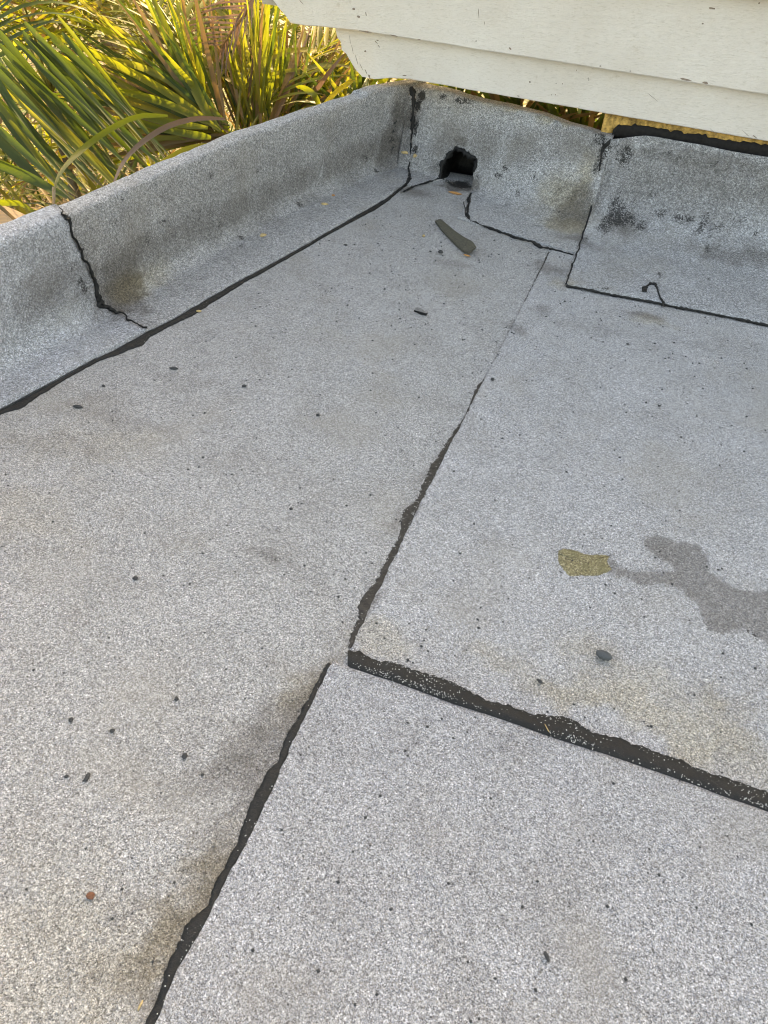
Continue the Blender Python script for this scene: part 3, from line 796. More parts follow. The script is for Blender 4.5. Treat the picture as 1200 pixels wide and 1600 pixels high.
# bare timber and tar between flashing and boards
def strip_mesh(name, x0, x1, f_lo, f_hi, yoff, mat, depth=.03, seed=0, rag=.006, step=.008):
    xs = np.arange(x0, x1, step); V = []; F = []
    for i, x in enumerate(xs):
        lo = f_lo(x) + rag * (vnoise(x, 0, 0, 60, seed) - .5) * 2; hi = f_hi(x) + rag * (vnoise(x, 4, 0, 60, seed + 1) - .5)
        y = hb_y(x) + yoff + .010 * (vnoise(x, 1, 0, 40, seed + 2) - .5)
        V += [(x, y + .008, lo), (x, y - .003, lo + (hi - lo) * .3), (x, y, lo + (hi - lo) * .7), (x, y + .002, hi), (x, y + depth, hi), (x, y + depth, lo)]
    n = len(xs)
    for i in range(n - 1):
        for k in range(6):
            a, b = i * 6 + k, i * 6 + (k + 1) % 6
            F.append((a, a + 6, b + 6, b))
    F.append(tuple(range(0, 6))); F.append(tuple(range(6 * n - 1, 6 * n - 7, -1)))
    return mesh_obj(name, V, F, mat, house)
YX, YZ = zline([(930, 232), (942, 224), (955, 208), (968, 196), (1000, 198), (1033, 204), (1083, 211), (1150, 222), (1200, 229)], -.005)
strip_mesh('bare_timber', -.262, 3.2, lambda x: min(.45, float(np.interp(x, YX, YZ)) - .02), lambda x: .499, .03, M_bare, .08, 5, .004)
strip_mesh('tar_band', -.20, 3.2, lambda x: .38, lambda x: float(np.interp(x, YX, YZ)), .012, M_tar, .03, 6, .016, .004)
# painted boards
def nail(px_, py_, yo):
    x, z = zx(px_, py_, yo); m = 8; V = [(x, hb_y(x) + yo - .0016, z)] + [(x + .0045 * math.cos(t), hb_y(x) + yo - .0008, z + .0045 * math.sin(t)) for t in [6.283 * k / m for k in range(m)]]
    mesh_obj('nail_head', V, [(0, (k + 1) % m + 1, k + 1) for k in range(m)], M_paint, house)
def board(name, x0, x1, yo, z0, z1, th, endpts=None, lab=None):
    """front outline (x,z) with a shaped left end; slightly rounded lower arris"""
    xs = np.arange(x0 + .12, x1, .05)
    ol = [(float(x), z0 + .0025 * (float(vnoise(x, 0, 0, 6, 12)) - .5) + (.0015 * (float(vnoise(x, 0, 0, 70, 13)) - .5))) for x in xs[::-1]]
    ol = ol + endpts + [(x1 - .01, z1)]
    n = len(ol)
    pts = []
    for dy, inset in ((th, 0), (.004, 0), (0, .004)):
        for x, z in ol:
            zz = z + (inset if abs(z - z0) < .02 else 0)
            pts.append((x, hb_y(x) + yo + dy, zz))
    f = [tuple(range(2 * n, 3 * n)), tuple(range(n - 1, -1, -1))]
    for r in range(2):
        for i in range(n):
            a, b = r * n + i, r * n + (i + 1) % n
            f.append((a, b, b + n, a + n))
    o = mesh_obj(name, pts, f, M_paint, house, False)
    if lab: o['label'] = lab
    return o
def zx(px_, py_, yo):
    p = aty(px_, py_, 4.3)
    for _ in range(6): p = aty(px_, py_, hb_y(p[0]) + yo)
    return float(p[0]), float(p[2])
e1 = [zx(*q, 0) for q in [(610, 122), (585, 123.5), (566, 120), (556, 110), (549, 98), (541, 84), (534, 78), (533, 66), (527, 58), (524, 45)]]
board('fascia_board', e1[0][0] - .0, 3.3, 0, .5, .74, .03, e1 + [(e1[-1][0] + .01, .74)], 'lower cream board, set back, with a crack near its left end')
e2 = [zx(*q, -.05) for q in [(530, 45), (505, 42), (475, 40), (453, 36), (447, 26), (437, 14), (430, 4), (415, -14)]]
board('fascia_board', e2[0][0], 3.3, -.05, .70, 1.06, .045, e2 + [(e2[-1][0] + .01, 1.06)], 'upper cream board, standing proud of the lower one')
board('fascia_board', -2.35, 3.3, -.13, 1.06, 1.22, .12, [(-2.35, 1.062), (-2.45, 1.1), (-2.5, 1.22)])
for i in range(16):  # unseen upper front, added tall and thin to keep the roof shaded
    z0 = 1.222 + i * .135
    v, f = box(-2.45, 3.6, -.075 if 0 else 0, .3, z0, z0 + .133)
    v = [(x, y + hb_y(x) - (.08 if (z < z0 + .01 and y < .01) else .06 if y < .01 else 0), z) for x, y, z in v]
    mesh_obj('unseen_shade_siding', v, f, M_paint, house, False)
v, f = box(-2.3, 3.6, .015, .14, .745, 1.215)
mesh_obj('wall_core', [(x, y + hb_y(x), z) for x, y, z in v], f, M_core, house, False)
v, f = box(-.255, 3.3, .095, .25, -3, .74)
mesh_obj('wall_core', [(x, y + hb_y(x), z) for x, y, z in v], f, M_core, house, False)

v, f = box(-1.25, 3.5, .96, 2.6, .79, .89)  # unseen slab added to shade the foliage behind the gap
mesh_obj('unseen_sun_block', [(x, y + hb_y(x), z) for x, y, z in v], f, M_paint, house, False)
v, f = box(-2.2, 3.6, .142, .95, .78, .90)  # unseen slab added to stop sun streaking in under the boards
mesh_obj('unseen_sun_block', [(x, y + hb_y(x), z) for x, y, z in v], f, M_paint, house, False)

for q in [(640, 30), (760, 48), (900, 68), (1040, 88), (1170, 108)]: nail(q[0], q[1], -.05)
for q in [(690, 108), (840, 130), (990, 152), (1130, 176)]: nail(q[0], q[1], 0)
# lost paint: small flakes of bare wood
def flakes(name, spots, yo, parent):
    V, F = [], []
    for px_, py_, a, b, rot in spots:
        a *= .8; b *= .75
        x0, z0 = zx(px_, py_, yo); m = 9; base = len(V)
        for k in range(m):
            t = 2 * math.pi * k / m; r = .7 + .6 * random.random()
            dx, dz = a * r * math.cos(t), b * r * math.sin(t)
            x = x0 + dx * math.cos(rot) - dz * math.sin(rot); z = z0 + dx * math.sin(rot) + dz * math.cos(rot)
            V.append((x, hb_y(x) + yo - .0012, z))
        F.append(tuple(range(base + m - 1, base - 1, -1)))
    o = mesh_obj(name, V, F, M_flake, parent, False); o['kind'] = 'stuff'; return o
flakes('paint_flakes', [(572, 49.5, .055, .005, 0), (615, 55.5, .03, .004, 0), (655, 62, .012, .003, 0), (797, 76, .010, .006, -.5), (1071, 124, .035, .005, -.05), (1102, 129.5, .016, .006, 0),
    (1113, 13, .018, .005, 0), (1098, 37, .005, .004, 0), (1186, 5, .005, .004, 0), (744, 64, .005, .004, 0), (560, 26, .012, .006, 0), (553, 14, .012, .008, 0), (572, 22, .003, .012, .3),
    (748, 22, .002, .03, .25), (757, 36, .002, .012, .25), (470, 2, .022, .002, -.6), (985, 111, .006, .003, 0), (938, 103, .006, .003, 0)], -.0505, house)
flakes('paint_flakes', [(547, 62, .0015, .03, .15), (551, 78, .0015, .03, .3), (557, 92, .0018, .03, .35), (564, 103, .0018, .025, .6), (572, 112, .0025, .02, .6), (577, 119, .008, .010, .5),
    (571, 80, .009, .005, 0), (588, 66, .012, .003, -.5), (592, 72, .012, .003, -.7), (590, 63, .008, .003, 0), (862, 148, .003, .004, 0), (868, 148, .003, .004, 0), (879, 131, .003, .003, 0), (869, 130, .003, .003, 0),
    (901, 110, .002, .006, 0), (919, 122, .003, .003, 0), (920, 125, .003, .003, 0), (1020, 152, .05, .0012, -.45), (1180, 214, .015, .003, -.4), (1172, 217, .012, .003, .3), (1165, 208, .03, .0012, -.5), (1115, 206, .03, .001, -.5),
    (632, 118, .02, .004, .1), (810, 150, .01, .003, 0), (828, 128, .006, .005, 0)], 0, house)

# ================================================================== THINGS LYING ON THE ROOF
def pebble(name, px, py, lx, ly, h, rot, mat, label, cat, z=.001, seed=0, surf=None, sharp=.25, y=None):
    r_ = random.Random(seed + int(px)); c = at(px, py, z) if y is None else aty(px, py, y)
    V, F = [], []
    nr, ns = 5, 9
    off = [r_.random() for _ in range(60)]
    for i in range(nr + 1):
        ph = math.pi * (.5 - i / nr)
        for k in range(ns):
            t = 2 * math.pi * k / ns
            d = 1 + sharp * (off[(i * 7 + k * 3) % 60] - .5) * 2 * math.cos(ph)
            V.append((lx / 2 * math.cos(ph) * math.cos(t) * d, ly / 2 * math.cos(ph) * math.sin(t) * d, h / 2 * math.sin(ph) * (1 + .2 * (off[k] - .5))))
    for i in range(nr):
        for k in range(ns):
            a, b = i * ns + k, i * ns + (k + 1) % ns
            F.append((a, a + ns, b + ns, b))
    o = mesh_obj(name, V, F, mat)
    zz = (Z1 if px < 560 or py < 380 else Z2) if y is None else 0
    base = c[2] + (wave(c[0], c[1]) if y is None else 0) + zz
    o.location = (c[0], c[1], float(base) + h * .38); o.rotation_euler = (0, 0, rot)
    tag(o, label, cat); return o
pebble('pebble', 942, 1028, .044, .027, .022, -.15, M_grey, 'rounded blue-grey pebble, the largest, below the wet patch', 'pebble', z=.006, sharp=.08)
pebble('pebble', 289, 1182, .012, .015, .009, .0, M_dark, 'small round dark pebble on the left sheet beside the grimy smudge', 'pebble', sharp=.1)
pebble('stone_chip', 843, 1067, .017, .010, .008, -.5, M_dark, 'small dark angular chip just above the wide bitumen seam', 'stone chip', z=.005, sharp=.45)
pebble('stone_chip', 136, 1215, .010, .022, .005, .0, M_dark, 'slim diamond-shaped dark chip on the lower left of the roof', 'stone chip', sharp=.3)
pebble('stone_chip', 104, 1213, .010, .008, .004, .4, M_dark, 'tiny dark chip left of the slim diamond-shaped chip', 'stone chip', sharp=.3)
pebble('stone_chip', 176, 1143, .013, .010, .006, .5, M_dark, 'small dark oval chip above the slim diamond-shaped chip', 'stone chip', sharp=.2)
pebble('stone_chip', 112, 1126, .010, .012, .005, .2, M_dark, 'faint dark crumb near the left border, highest of its cluster', 'stone chip', sharp=.5)
pebble('stone_chip', 276, 1092, .009, .011, .006, .2, M_dark, 'tiny dark bit straight above the small round pebble', 'stone chip', sharp=.5)
pebble('stone_chip', 316, 1211, .007, .007, .004, .2, M_dark, 'pinhead-sized black crumb just below right of the round pebble', 'stone chip', sharp=.5)
pebble('stone_chip', 211, 904, .015, .013, .008, .2, M_dark, 'single dark crumb in the bare middle of the left sheet', 'stone chip', sharp=.4)
pebble('wood_chip', 142, 1401, .017, .014, .008, .1, M_red, 'reddish brown chip at the lower left of the roof', 'wood chip', sharp=.25)
pebble('seed', 853, 1496, .008, .021, .007, .6, M_dark, 'dark teardrop seed on the nearest sheet', 'seed', z=.01, sharp=.2)
pebble('stone_chip', 122, 637, .036, .016, .010, .25, M_dark, 'flat dark oval chip near the left parapet, below the joint', 'stone chip', sharp=.25)
pebble('stone_chip', 272, 577, .032, .012, .009, .35, M_dark, 'long dark splinter-like chip right of the parapet joint', 'stone chip', sharp=.35)
pebble('stone_chip', 382, 604, .018, .014, .009, .0, M_dark, 'small dark lump in the left half, right of the long splinter-like chip', 'stone chip', sharp=.3)
pebble('stone_chip', 162, 604, .014, .010, .006, .0, M_dark, 'tiny dark chip between the flat oval chip and the parapet apron', 'stone chip', sharp=.3)
pebble('stone_chip', 13, 612, .026, .020, .009, -.2, M_dark, 'dark chip lying on the parapet apron at the left border', 'stone chip', z=.008, sharp=.35)
pebble('stone_chip', 497, 649, .014, .012, .008, 0, M_dark, 'tiny dark crumb in the middle of the roof', 'stone chip', sharp=.4)
pebble('stone_chip', 455, 795, .010, .009, .006, 0, M_dark, 'small dark dot left of the widest part of the centre seam', 'stone chip', sharp=.4)
pebble('stone_chip', 688, 397, .024, .022, .016, 0, M_dark, 'black lump beside the fallen weathered strip', 'stone chip', sharp=.3)
pebble('stone_chip', 672, 395, .012, .014, .006, .4, M_dark, 'small dark crumb left of the black lump', 'stone chip', sharp=.4)
pebble('pebble', 769, 595, .015, .014, .010, 0, M_dark, 'tiny round dark pebble right beside the centre seam', 'pebble', z=.005, sharp=.08)
pebble('stone_chip', 980, 540, .014, .010, .006, 0, M_dark, 'dark crumb below the black loop of tar', 'stone chip', z=.005, sharp=.4)
pebble('stone_chip', 1029, 636, .012, .010, .006, 0, M_dark, 'dark crumb alone in the upper right of the roof', 'stone chip', z=.005, sharp=.4)
pebble('stone_chip', 540, 383, .020, .010, .007, 0, M_dark, 'dark sliver near the left parapet, towards the drain', 'stone chip', sharp=.4)
pebble('plant_chip', 633, 240, .045, .022, .016, .3, M_tan, 'pale tan chip in the corner of the parapets, left of its twin', 'plant chip', y=4.33, sharp=.4)
pebble('plant_chip', 648, 245, .022, .042, .018, .1, M_tan, 'upright pale tan chip in the corner of the parapets, right of its twin', 'plant chip', y=4.33, sharp=.4)
pebble('plant_chip', 507, 320, .038, .022, .012, .2, M_tan, 'tan chip on the parapet apron, farther of two', 'plant chip', z=.035, sharp=.4)
pebble('plant_chip', 411, 369, .030, .034, .012, .5, M_tan, 'tan chip on the parapet apron, nearer of two', 'plant chip', z=.03, sharp=.4)
pebble('plant_chip', 521, 306, .020, .022, .008, .5, M_orange, 'faint brown flake just behind the farther tan chip', 'plant chip', z=.04, sharp=.4)
pebble('plant_chip', 311, 487, .020, .014, .008, .5, M_tan, 'cream crumb on the bitumen bead of the left parapet', 'plant chip', z=.004, sharp=.4)
pebble('plant_chip', 662, 370, .016, .020, .010, .2, M_tan, 'yellowish seed-like crumb left of the fallen strip', 'seed', sharp=.2)
pebble('plant_chip', 729, 402, .036, .012, .008, -.1, M_orange, 'orange splinter at the near end of the fallen strip', 'splinter', sharp=.3)
pebble('wood_splinter', 711, 303, .078, .018, .014, -.1, M_orange, 'orange-brown splinter on the sill of the drain opening', 'splinter', sharp=.35)
pebble('straw', 854, 1139, .026, .0022, .0022, -.9, M_tan, 'pale straw stuck on the wide bitumen seam', 'straw', z=.012, sharp=.1)
pebble('straw', 219, 1571, .005, .016, .003, .1, M_tan, 'yellow sprig near the lower left corner', 'straw', sharp=.4)
# fallen strip
S = pl([(680, 346), (688, 343), (700, 353), (710, 361.5), (724, 371), (738, 382), (743, 389.5), (739, 393), (732, 399), (723, 392), (713, 383), (703, 373), (690, 359)], .012)
n = len(S); th = .008
zb = np.array([.004 + .010 * (i in (5, 6, 7, 8)) for i in range(n)])
V = [(x, y, z0 + th + .003) for (x, y, _), z0 in zip(S, zb)] + [(x, y, z0) for (x, y, _), z0 in zip(S, zb)]
cpt = S.mean(0)
F = []
tri = [(0, 1, 12), (1, 2, 12), (2, 11, 12), (2, 3, 11), (3, 10, 11), (3, 4, 10), (4, 9, 10), (4, 5, 9), (5, 8, 9), (5, 6, 8), (6, 7, 8)]
for a, b, c in tri: F.append((c, b, a)); F.append((a + n, b + n, c + n))
for i in range(n): F.append((i, (i + 1) % n, (i + 1) % n + n, i + n))
V = [(x - cpt[0], y - cpt[1], z) for x, y, z in V]
st_ = mesh_obj('felt_strip', V, F, M_slate, None, False); st_.location = (cpt[0], cpt[1], .002)
tag(st_, 'dark weathered tapering strip lying loose in front of the drain opening', 'strip')
# curled chip
V, F = [], []
cc_ = at(658, 487, .01)
m = 12
for i in range(m):
    u = i / (m - 1); x = (u - .5) * .060; w_ = .010 * (1 - .3 * u)
    V += [(x, -w_ + .002 * math.sin(u * 9), .0), (x, -w_, .010 + .004 * u), (x, w_, .012 + .003 * math.sin(5 * u)), (x, w_, .003)]
for i in range(m - 1):
    for k in range(4):
        a, b = i * 4 + k, i * 4 + (k + 1) % 4; F.append((a, a + 4, b + 4, b))
F.append((0, 1, 2, 3)); F.append((m * 4 - 1, m * 4 - 2, m * 4 - 3, m * 4 - 4))
ch_ = mesh_obj('curled_felt_chip', V, F, MG_up, None, False); ch_.data.materials.append(M_bit)
for p_ in ch_.data.polygons:
    if p_.normal.z < .5: p_.material_index = 1
ch_.location = (cc_[0], cc_[1], .004); ch_.rotation_euler = (.15, 0, -.28)
tag(ch_, 'small curled chip with a black edge, alone on the left sheet', 'chip')
# loop of tar on the right flashing
lp = [(1007, 456), (1008, 450), (1011, 446), (1017, 443), (1023, 444), (1027, 450), (1029, 458), (1032, 466), (1036, 472), (1036, 480)]
tl = tar_line('tar_loop', [at(x, y, .022) for x, y in lp], [.020, .018, .014, .014, .012, .008, .007, .007, .010, .014], None, 61, .004, .5)
tag(tl, 'black hooked squiggle of tar on the right flashing, above its lower edge', 'tar squiggle')
# olive puddle of algae
alg = [(871, 866), (873, 860), (880, 857), (893, 858), (903, 861), (912, 865), (922, 867), (934, 866), (945, 867), (953, 869), (949, 876), (952, 884), (957, 889), (949, 895), (938, 899), (925, 900), (908, 899), (895, 901), (887, 898), (882, 892), (876, 884), (872, 876)]
ap = pl(alg, Z2)
V, F = [], []; fine_ = []
for i in range(len(ap)):
    a, b = ap[i], ap[(i + 1) % len(ap)]
    for u in np.linspace(0, 1, 6)[:-1]: fine_.append(a + (b - a) * u + np.array([*(rng.normal(0, .0009, 2)), 0]))
cA = np.mean(fine_, 0); nf = len(fine_)
for k, (s, h) in enumerate([(1.0, -.001), (.97, .0011), (.8, .0014), (.45, .0015)]):
    for p_ in fine_:
        q = cA + (p_ - cA) * s; V.append((q[0] - cA[0], q[1] - cA[1], h + float(wave(q[0], q[1])) - float(wave(cA[0], cA[1]))))
V.append((0, 0, .0015))
for r in range(3):
    for i in range(nf):
        a, b = r * nf + i, r * nf + (i + 1) % nf; F.append((a, b, b + nf, a + nf))
for i in range(nf): F.append((3 * nf + i, 3 * nf + (i + 1) % nf, 4 * nf))
pud = mesh_obj('algae_patch', V, F, M_algae); pud.location = (cA[0], cA[1], Z2 + float(wave(cA[0], cA[1])) + .0002)
tag(pud, 'olive brown patch of damp algae at the tip of the wet stain', 'stain')

# loose granules on the bitumen and dark grit on the field: countless
def grit(name, items, mat, parent=None):
    V, F = [], []
    for p, r in items:
        b = len(V); a = random.random() * 6.28; r2 = r * (.6 + .6 * random.random())
        ca, sa_ = math.cos(a), math.sin(a)
        for dx, dy, dz in ((r, 0, 0), (0, r2, .2 * r), (-r, 0, .1 * r), (0, -r2, 0), (0, 0, r * .9), (0, 0, -r * .7)):
            V.append((p[0] + dx * ca - dy * sa_, p[1] + dx * sa_ + dy * ca, p[2] + dz))
        F += [(b, b + 1, b + 4), (b + 1, b + 2, b + 4), (b + 2, b + 3, b + 4), (b + 3, b, b + 4), (b + 1, b, b + 5), (b + 2, b + 1, b + 5), (b + 3, b + 2, b + 5), (b, b + 3, b + 5)]
    o = mesh_obj(name, V, F, mat, parent, False); o['kind'] = 'stuff'; return o
g1 = grit('loose_granules', GRAINS, M_white)
tag(g1, 'pale loose granules sprinkled over the bitumen seams', 'granules')
dk = []
for _ in range(3000):
    y = .1 + 4.0 * rng.random(); x = -1.6 + 2.9 * rng.random()
    if x < apron_x(y) + .01 or y > 3.7: continue
    z = Z1 if x < SEAM_X(y) else (Z3 if y < cross_y(x) else Z2)
    dk.append(((x, y, z + float(wave(x, y)) + .0006), (.0011 + .0036 * rng.random() ** 2.2) * (.6 + .12 * y + .3)))
g2 = grit('dark_grit', dk, M_dark); tag(g2, 'fine dark grit scattered over the whole roof', 'grit')

# ================================================================== GROUND AND PALMS
kg = NT('leaf_litter')
n1 = kg.noise(1.1, 6, .65); n2 = kg.noise(11, 5, .7); v_ = kg.voro(14); sv_ = kg.n.new('ShaderNodeSeparateColor'); kg.L(v_.outputs['Color'], sv_.inputs[0])
gc = kg.ramp(sv_.outputs[0], [(0, (.04, .03, .015)), (.35, (.10, .075, .03)), (.7, (.20, .13, .05)), (1, (.34, .24, .13))])
gc = kg.mix(kg.mrange(n1, .42, .58), gc, (.09, .12, .025))
gc = kg.mix(kg.mrange(n2, .5, .7, 0, .5), gc, (.22, .17, .08))
kg.L(gc, kg.b.inputs['Base Color']); kg.b.inputs['Roughness'].default_value = .95
kg.L(kg.bump(kg.math('ADD', n2, v_.outputs['Distance']), .08, 1), kg.b.inputs['Normal'])
gv = []; gf = []
R_ = [0, 3, 6, 10, 16, 26, 45, 90, 200, 500]
for r in R_:
    for k in range(48):
        t = 2 * math.pi * k / 48; x, y = r * math.cos(t) - 3, r * math.sin(t) + 6
        gv.append((x, y, -3 + (.25 * (float(vnoise(x, y, 0, .5, 3)) - .5) if r < 60 else 0)))
for i in range(len(R_) - 1):
    for k in range(48):
        a, b = i * 48 + k, i * 48 + (k + 1) % 48; gf.append((a, a + 48, b + 48, b))
ground = mesh_obj('ground', gv, gf, kg.m); tag(ground, kind='structure')

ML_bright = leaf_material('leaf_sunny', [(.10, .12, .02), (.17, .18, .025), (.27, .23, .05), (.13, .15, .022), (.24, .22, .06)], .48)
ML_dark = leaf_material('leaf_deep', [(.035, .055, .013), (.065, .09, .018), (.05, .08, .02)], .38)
ML_dry = leaf_material('leaf_dry', [(.15, .105, .05), (.24, .17, .085), (.10, .065, .03)], .25, (1.2, 1.0, .7))
ML_purple = leaf_material('leaf_withered', [(.16, .11, .09), (.22, .15, .11)], .2, (1.2, 1.0, .8))
M_stem = plain('stem', (.20, .19, .05), .5, .3, 30, .001)
M_stemdry = plain('dry_stem', (.25, .14, .05), .7, .3, 30, .001)
M_trunk = plain('trunk', (.16, .12, .08), .9, .4, 25, .01)

def leaf_strip(length, width, droop, twist, nseg=7, fold=.35):
    """folded blade along +Y from the origin; returns verts, faces, uv"""
    V, F, UV = [], [], []
    y = z = 0; ang = 0
    for i in range(nseg + 1):
        t = i / nseg
        w = width * .5 * min(1, .35 + t * 5) * (1 - t ** 2.2) ** .8 + .0008
        tw = twist * t; h = w * fold
        for s, uu in ((-1, 0), (0, .5), (1, 1)):
            lx, lz = s * w, abs(s) * h
            V.append((lx * math.cos(tw) - lz * math.sin(tw), y, z + lx * math.sin(tw) + lz * math.cos(tw))); UV.append((uu, t))
        ang = -droop * (t + .5 / nseg) ** 1.4
        y += length / nseg * math.cos(ang); z += length / nseg * math.sin(ang)
    for i in range(nseg):
        for k in (0, 1):
            a = i * 3 + k; F.append((a, a + 1, a + 4, a + 3))
    return V, F, UV
def set_uv(me, UV):
    l = me.uv_layers.new(name='UVMap'); li = np.empty(len(me.loops), dtype=np.int32); me.loops.foreach_get('vertex_index', li)
    l.data.foreach_set('uv', np.array(UV, dtype=np.float32)[li].ravel())
LEAFVARS = []
for i in range(8):
    V, F, UV = leaf_strip(1.0, .036, .35 + .14 * i, .5 * (random.random() - .5), 8)
    LEAFVARS.append((np.array(V), F, UV))
LEAFMESH = {}
def leafmesh(var, mat):
    key = (var, mat.name)
    if key not in LEAFMESH:
        V, F, UV = LEAFVARS[var]; me = bpy.data.meshes.new('leaflet'); me.from_pydata(V.tolist(), [], F); me.update()
        me.polygons.foreach_set('use_smooth', [True] * len(F)); set_uv(me, UV); me.materials.append(mat); LEAFMESH[key] = me
    return LEAFMESH[key]
def tube(pts, r0, r1, mat, name, parent, ns=6):
    V, F = [], []; n = len(pts); pts = [Vector(p) for p in pts]
    for i, p in enumerate(pts):
        d = (pts[min(i + 1, n - 1)] - pts[max(i - 1, 0)]).normalized(); s = d.cross(Vector((0, 0, 1)))
        s = s.normalized() if s.length > 1e-3 else Vector((1, 0, 0)); u = s.cross(d); r = r0 + (r1 - r0) * i / (n - 1)
        for k in range(ns):
            t = 2 * math.pi * k / ns; V.append(p + s * math.cos(t) * r + u * math.sin(t) * r)
    for i in range(n - 1):
        for k in range(ns):
            a, b = i * ns + k, i * ns + (k + 1) % ns; F.append((a, b, b + ns, a + ns))
    F.append(tuple(range(ns - 1, -1, -1))); F.append(tuple(range((n - 1) * ns, n * ns)))
    return mesh_obj(name, V, F, mat, parent)
def frond(parent, root, az, el, length, droop, leaf_len, npairs, mat, single=False, stem=None, width=1.0, start=.22, lift=.25, rnd=random):
    """a feather leaf: a bowed stalk with two rows of narrow blades"""
    off = Vector(parent.location)
    n = 14; p = Vector(root); pts = [p - off]; dirs = []
    e = el; a = az
    for i in range(n):
        d = Vector((math.cos(e) * math.sin(a), math.cos(e) * math.cos(a), math.sin(e))); dirs.append(d)
        p = p + d * length / n; pts.append(p - off); e -= droop / n * (0.5 + i / n); 
    dirs.append(dirs[-1])
    st = tube(pts, .013, .003, stem or M_stem, 'frond', parent, 5)
    VV, FF, UU = [], [], []
    for j in range(npairs):
        s = start + (1 - start) * (j + .5) / npairs; i = min(n - 1, int(s * n)); fr = s * n - i
        q = pts[i].lerp(pts[i + 1], fr); d = dirs[i]
        sd_ = d.cross(Vector((0, 0, 1))); sd_ = sd_.normalized() if sd_.length > 1e-3 else Vector((1, 0, 0)); up = sd_.cross(d).normalized()
        prof = math.sin(math.pi * min(1, .22 + .78 * (s - start) / (1 - start)) ** .9) * .55 + .45
        ang = math.radians(62 - 38 * (s - start) / (1 - start))
        for side in (-1, 1):
            aa = ang * (1 + .18 * (rnd.random() - .5))
            ld = (d * math.cos(aa) + sd_ * side * math.sin(aa) + up * (lift + .15 * (rnd.random() - .5))).normalized()
            xax = ld.cross(up); xax.normalize(); zax = xax.cross(ld)
            tw = side * .35 + .5 * (rnd.random() - .5)
            x2 = xax * math.cos(tw) + zax * math.sin(tw); z2 = x2.cross(ld)
            ll = leaf_len * prof * (.85 + .3 * rnd.random()); var = rnd.randrange(8)
            m = Matrix(((x2.x * width, ld.x * ll, z2.x * ll, q.x), (x2.y * width, ld.y * ll, z2.y * ll, q.y), (x2.z * width, ld.z * ll, z2.z * ll, q.z), (0, 0, 0, 1)))
            lm = mat if not isinstance(mat, (list, tuple)) else rnd.choice(mat)
            if single:
                o = bpy.data.objects.new('leaflet', leafmesh(var, lm)); link(o, st); o.matrix_local = m
            else:
                V, F, UV = LEAFVARS[var]; R3 = np.array(m)[:3, :3]
                W_ = V @ R3.T + np.array(q); b = len(VV)
                VV.extend(W_.tolist()); FF.extend([tuple(x + b for x in f) for f in F]); UU.extend(UV)
    if not single:
        lm = mat if not isinstance(mat, (list, tuple)) else mat[0]
        o = mesh_obj('leaflets', VV, FF, lm, st); set_uv(o.data, UU); o['kind'] = 'stuff'
    return st
def blade(parent, pts, width, mat, name='leaflet', n=16, taper=True, fold=.4):
    """a hand-placed blade along world points"""
    off = np.array(parent.location); pts = np.array(pts, float) - off
    d = np.r_[0, np.cumsum(np.linalg.norm(np.diff(pts, axis=0), axis=1))]
    # smooth by Catmull-Rom through dense interpolation
    def cr(t):
        i = min(len(pts) - 2, max(0, int(np.searchsorted(d, t, 'right') - 1))); u = (t - d[i]) / max(1e-9, d[i + 1] - d[i])
        p0, p1, p2, p3 = pts[max(0, i - 1)], pts[i], pts[i + 1], pts[min(len(pts) - 1, i + 2)]
        return .5 * ((2 * p1) + (-p0 + p2) * u + (2 * p0 - 5 * p1 + 4 * p2 - p3) * u * u + (-p0 + 3 * p1 - 3 * p2 + p3) * u ** 3)
    C_ = np.array([cr(t) for t in np.linspace(0, d[-1], n)])
    tan = np.gradient(C_, axis=0); tan /= np.linalg.norm(tan, axis=1)[:, None]
    V, F, UV = [], [], []
    for i in range(n):
        t = i / (n - 1); w = width * .5 * (min(1, .4 + 4 * t) * (1 - t ** 2.5) ** .8 if taper else 1) + .0008
        vw = Vector(tuple(CC - off - C_[i])); td = Vector(tuple(tan[i])); s = td.cross(vw).normalized(); u = s.cross(td)
        tilt = .5 * math.sin(i * .35 + len(pts)); s2 = s * math.cos(tilt) + u * math.sin(tilt)
        for k, uu in ((-1, 0), (0, .5), (1, 1)):
            p = Vector(tuple(C_[i])) + s2 * (k * w) + u * (abs(k) * w * fold); V.append(tuple(p)); UV.append((uu, t))
    for i in range(n - 1):
        for k in (0, 1): a = i * 3 + k; F.append((a, a + 1, a + 4, a + 3))
    o = mesh_obj(name, V, F, mat, parent); set_uv(o.data, UV); return o
def palm(loc, label, height, group='palms beyond the parapet'):
    e = empty('palm', loc, label, 'palm', group)
    base = Vector(loc); pts = [Vector((.05 * math.sin(i), .04 * math.cos(i * 1.3), height * i / 6)) for i in range(7)]
    tube(pts, .085, .055, M_trunk, 'trunk', e, 8)
    return e, base + Vector(pts[-1])

rp = random.Random(11)
# palm right behind the corner: pale yellow-green fan towards the left
pA, cA_ = palm((-2.75, 4.75, -3), 'sunlit palm close behind the left parapet with a yellow-green fan of blades', 2.75)
for az, el, ln, dr in [(-70, 62, 1.8, 1.1), (-45, 55, 1.9, 1.3), (-10, 60, 1.9, 1.2), (30, 50, 1.7, 1.3)]:
    frond(pA, cA_, math.radians(az), math.radians(el), ln, dr, .72, 21, ML_bright, True if az in (-95, -70, -120, -45) else False, rnd=rp)
# palm at the left with deep green blades hanging to the right
pB, cB = palm((-3.9, 3.6, -3), 'palm at the far left with deep green blades hanging towards the parapet', 3.0)
for az, el, ln, dr in [(-10, 55, 1.7, 1.3), (-60, 50, 1.6, 1.3), (-100, 50, 1.6, 1.3), (-140, 50, 1.6, 1.3)]:
    frond(pB, cB, math.radians(az), math.radians(el), ln, dr, .75, 20, ML_dark, az == -10, rnd=rp)
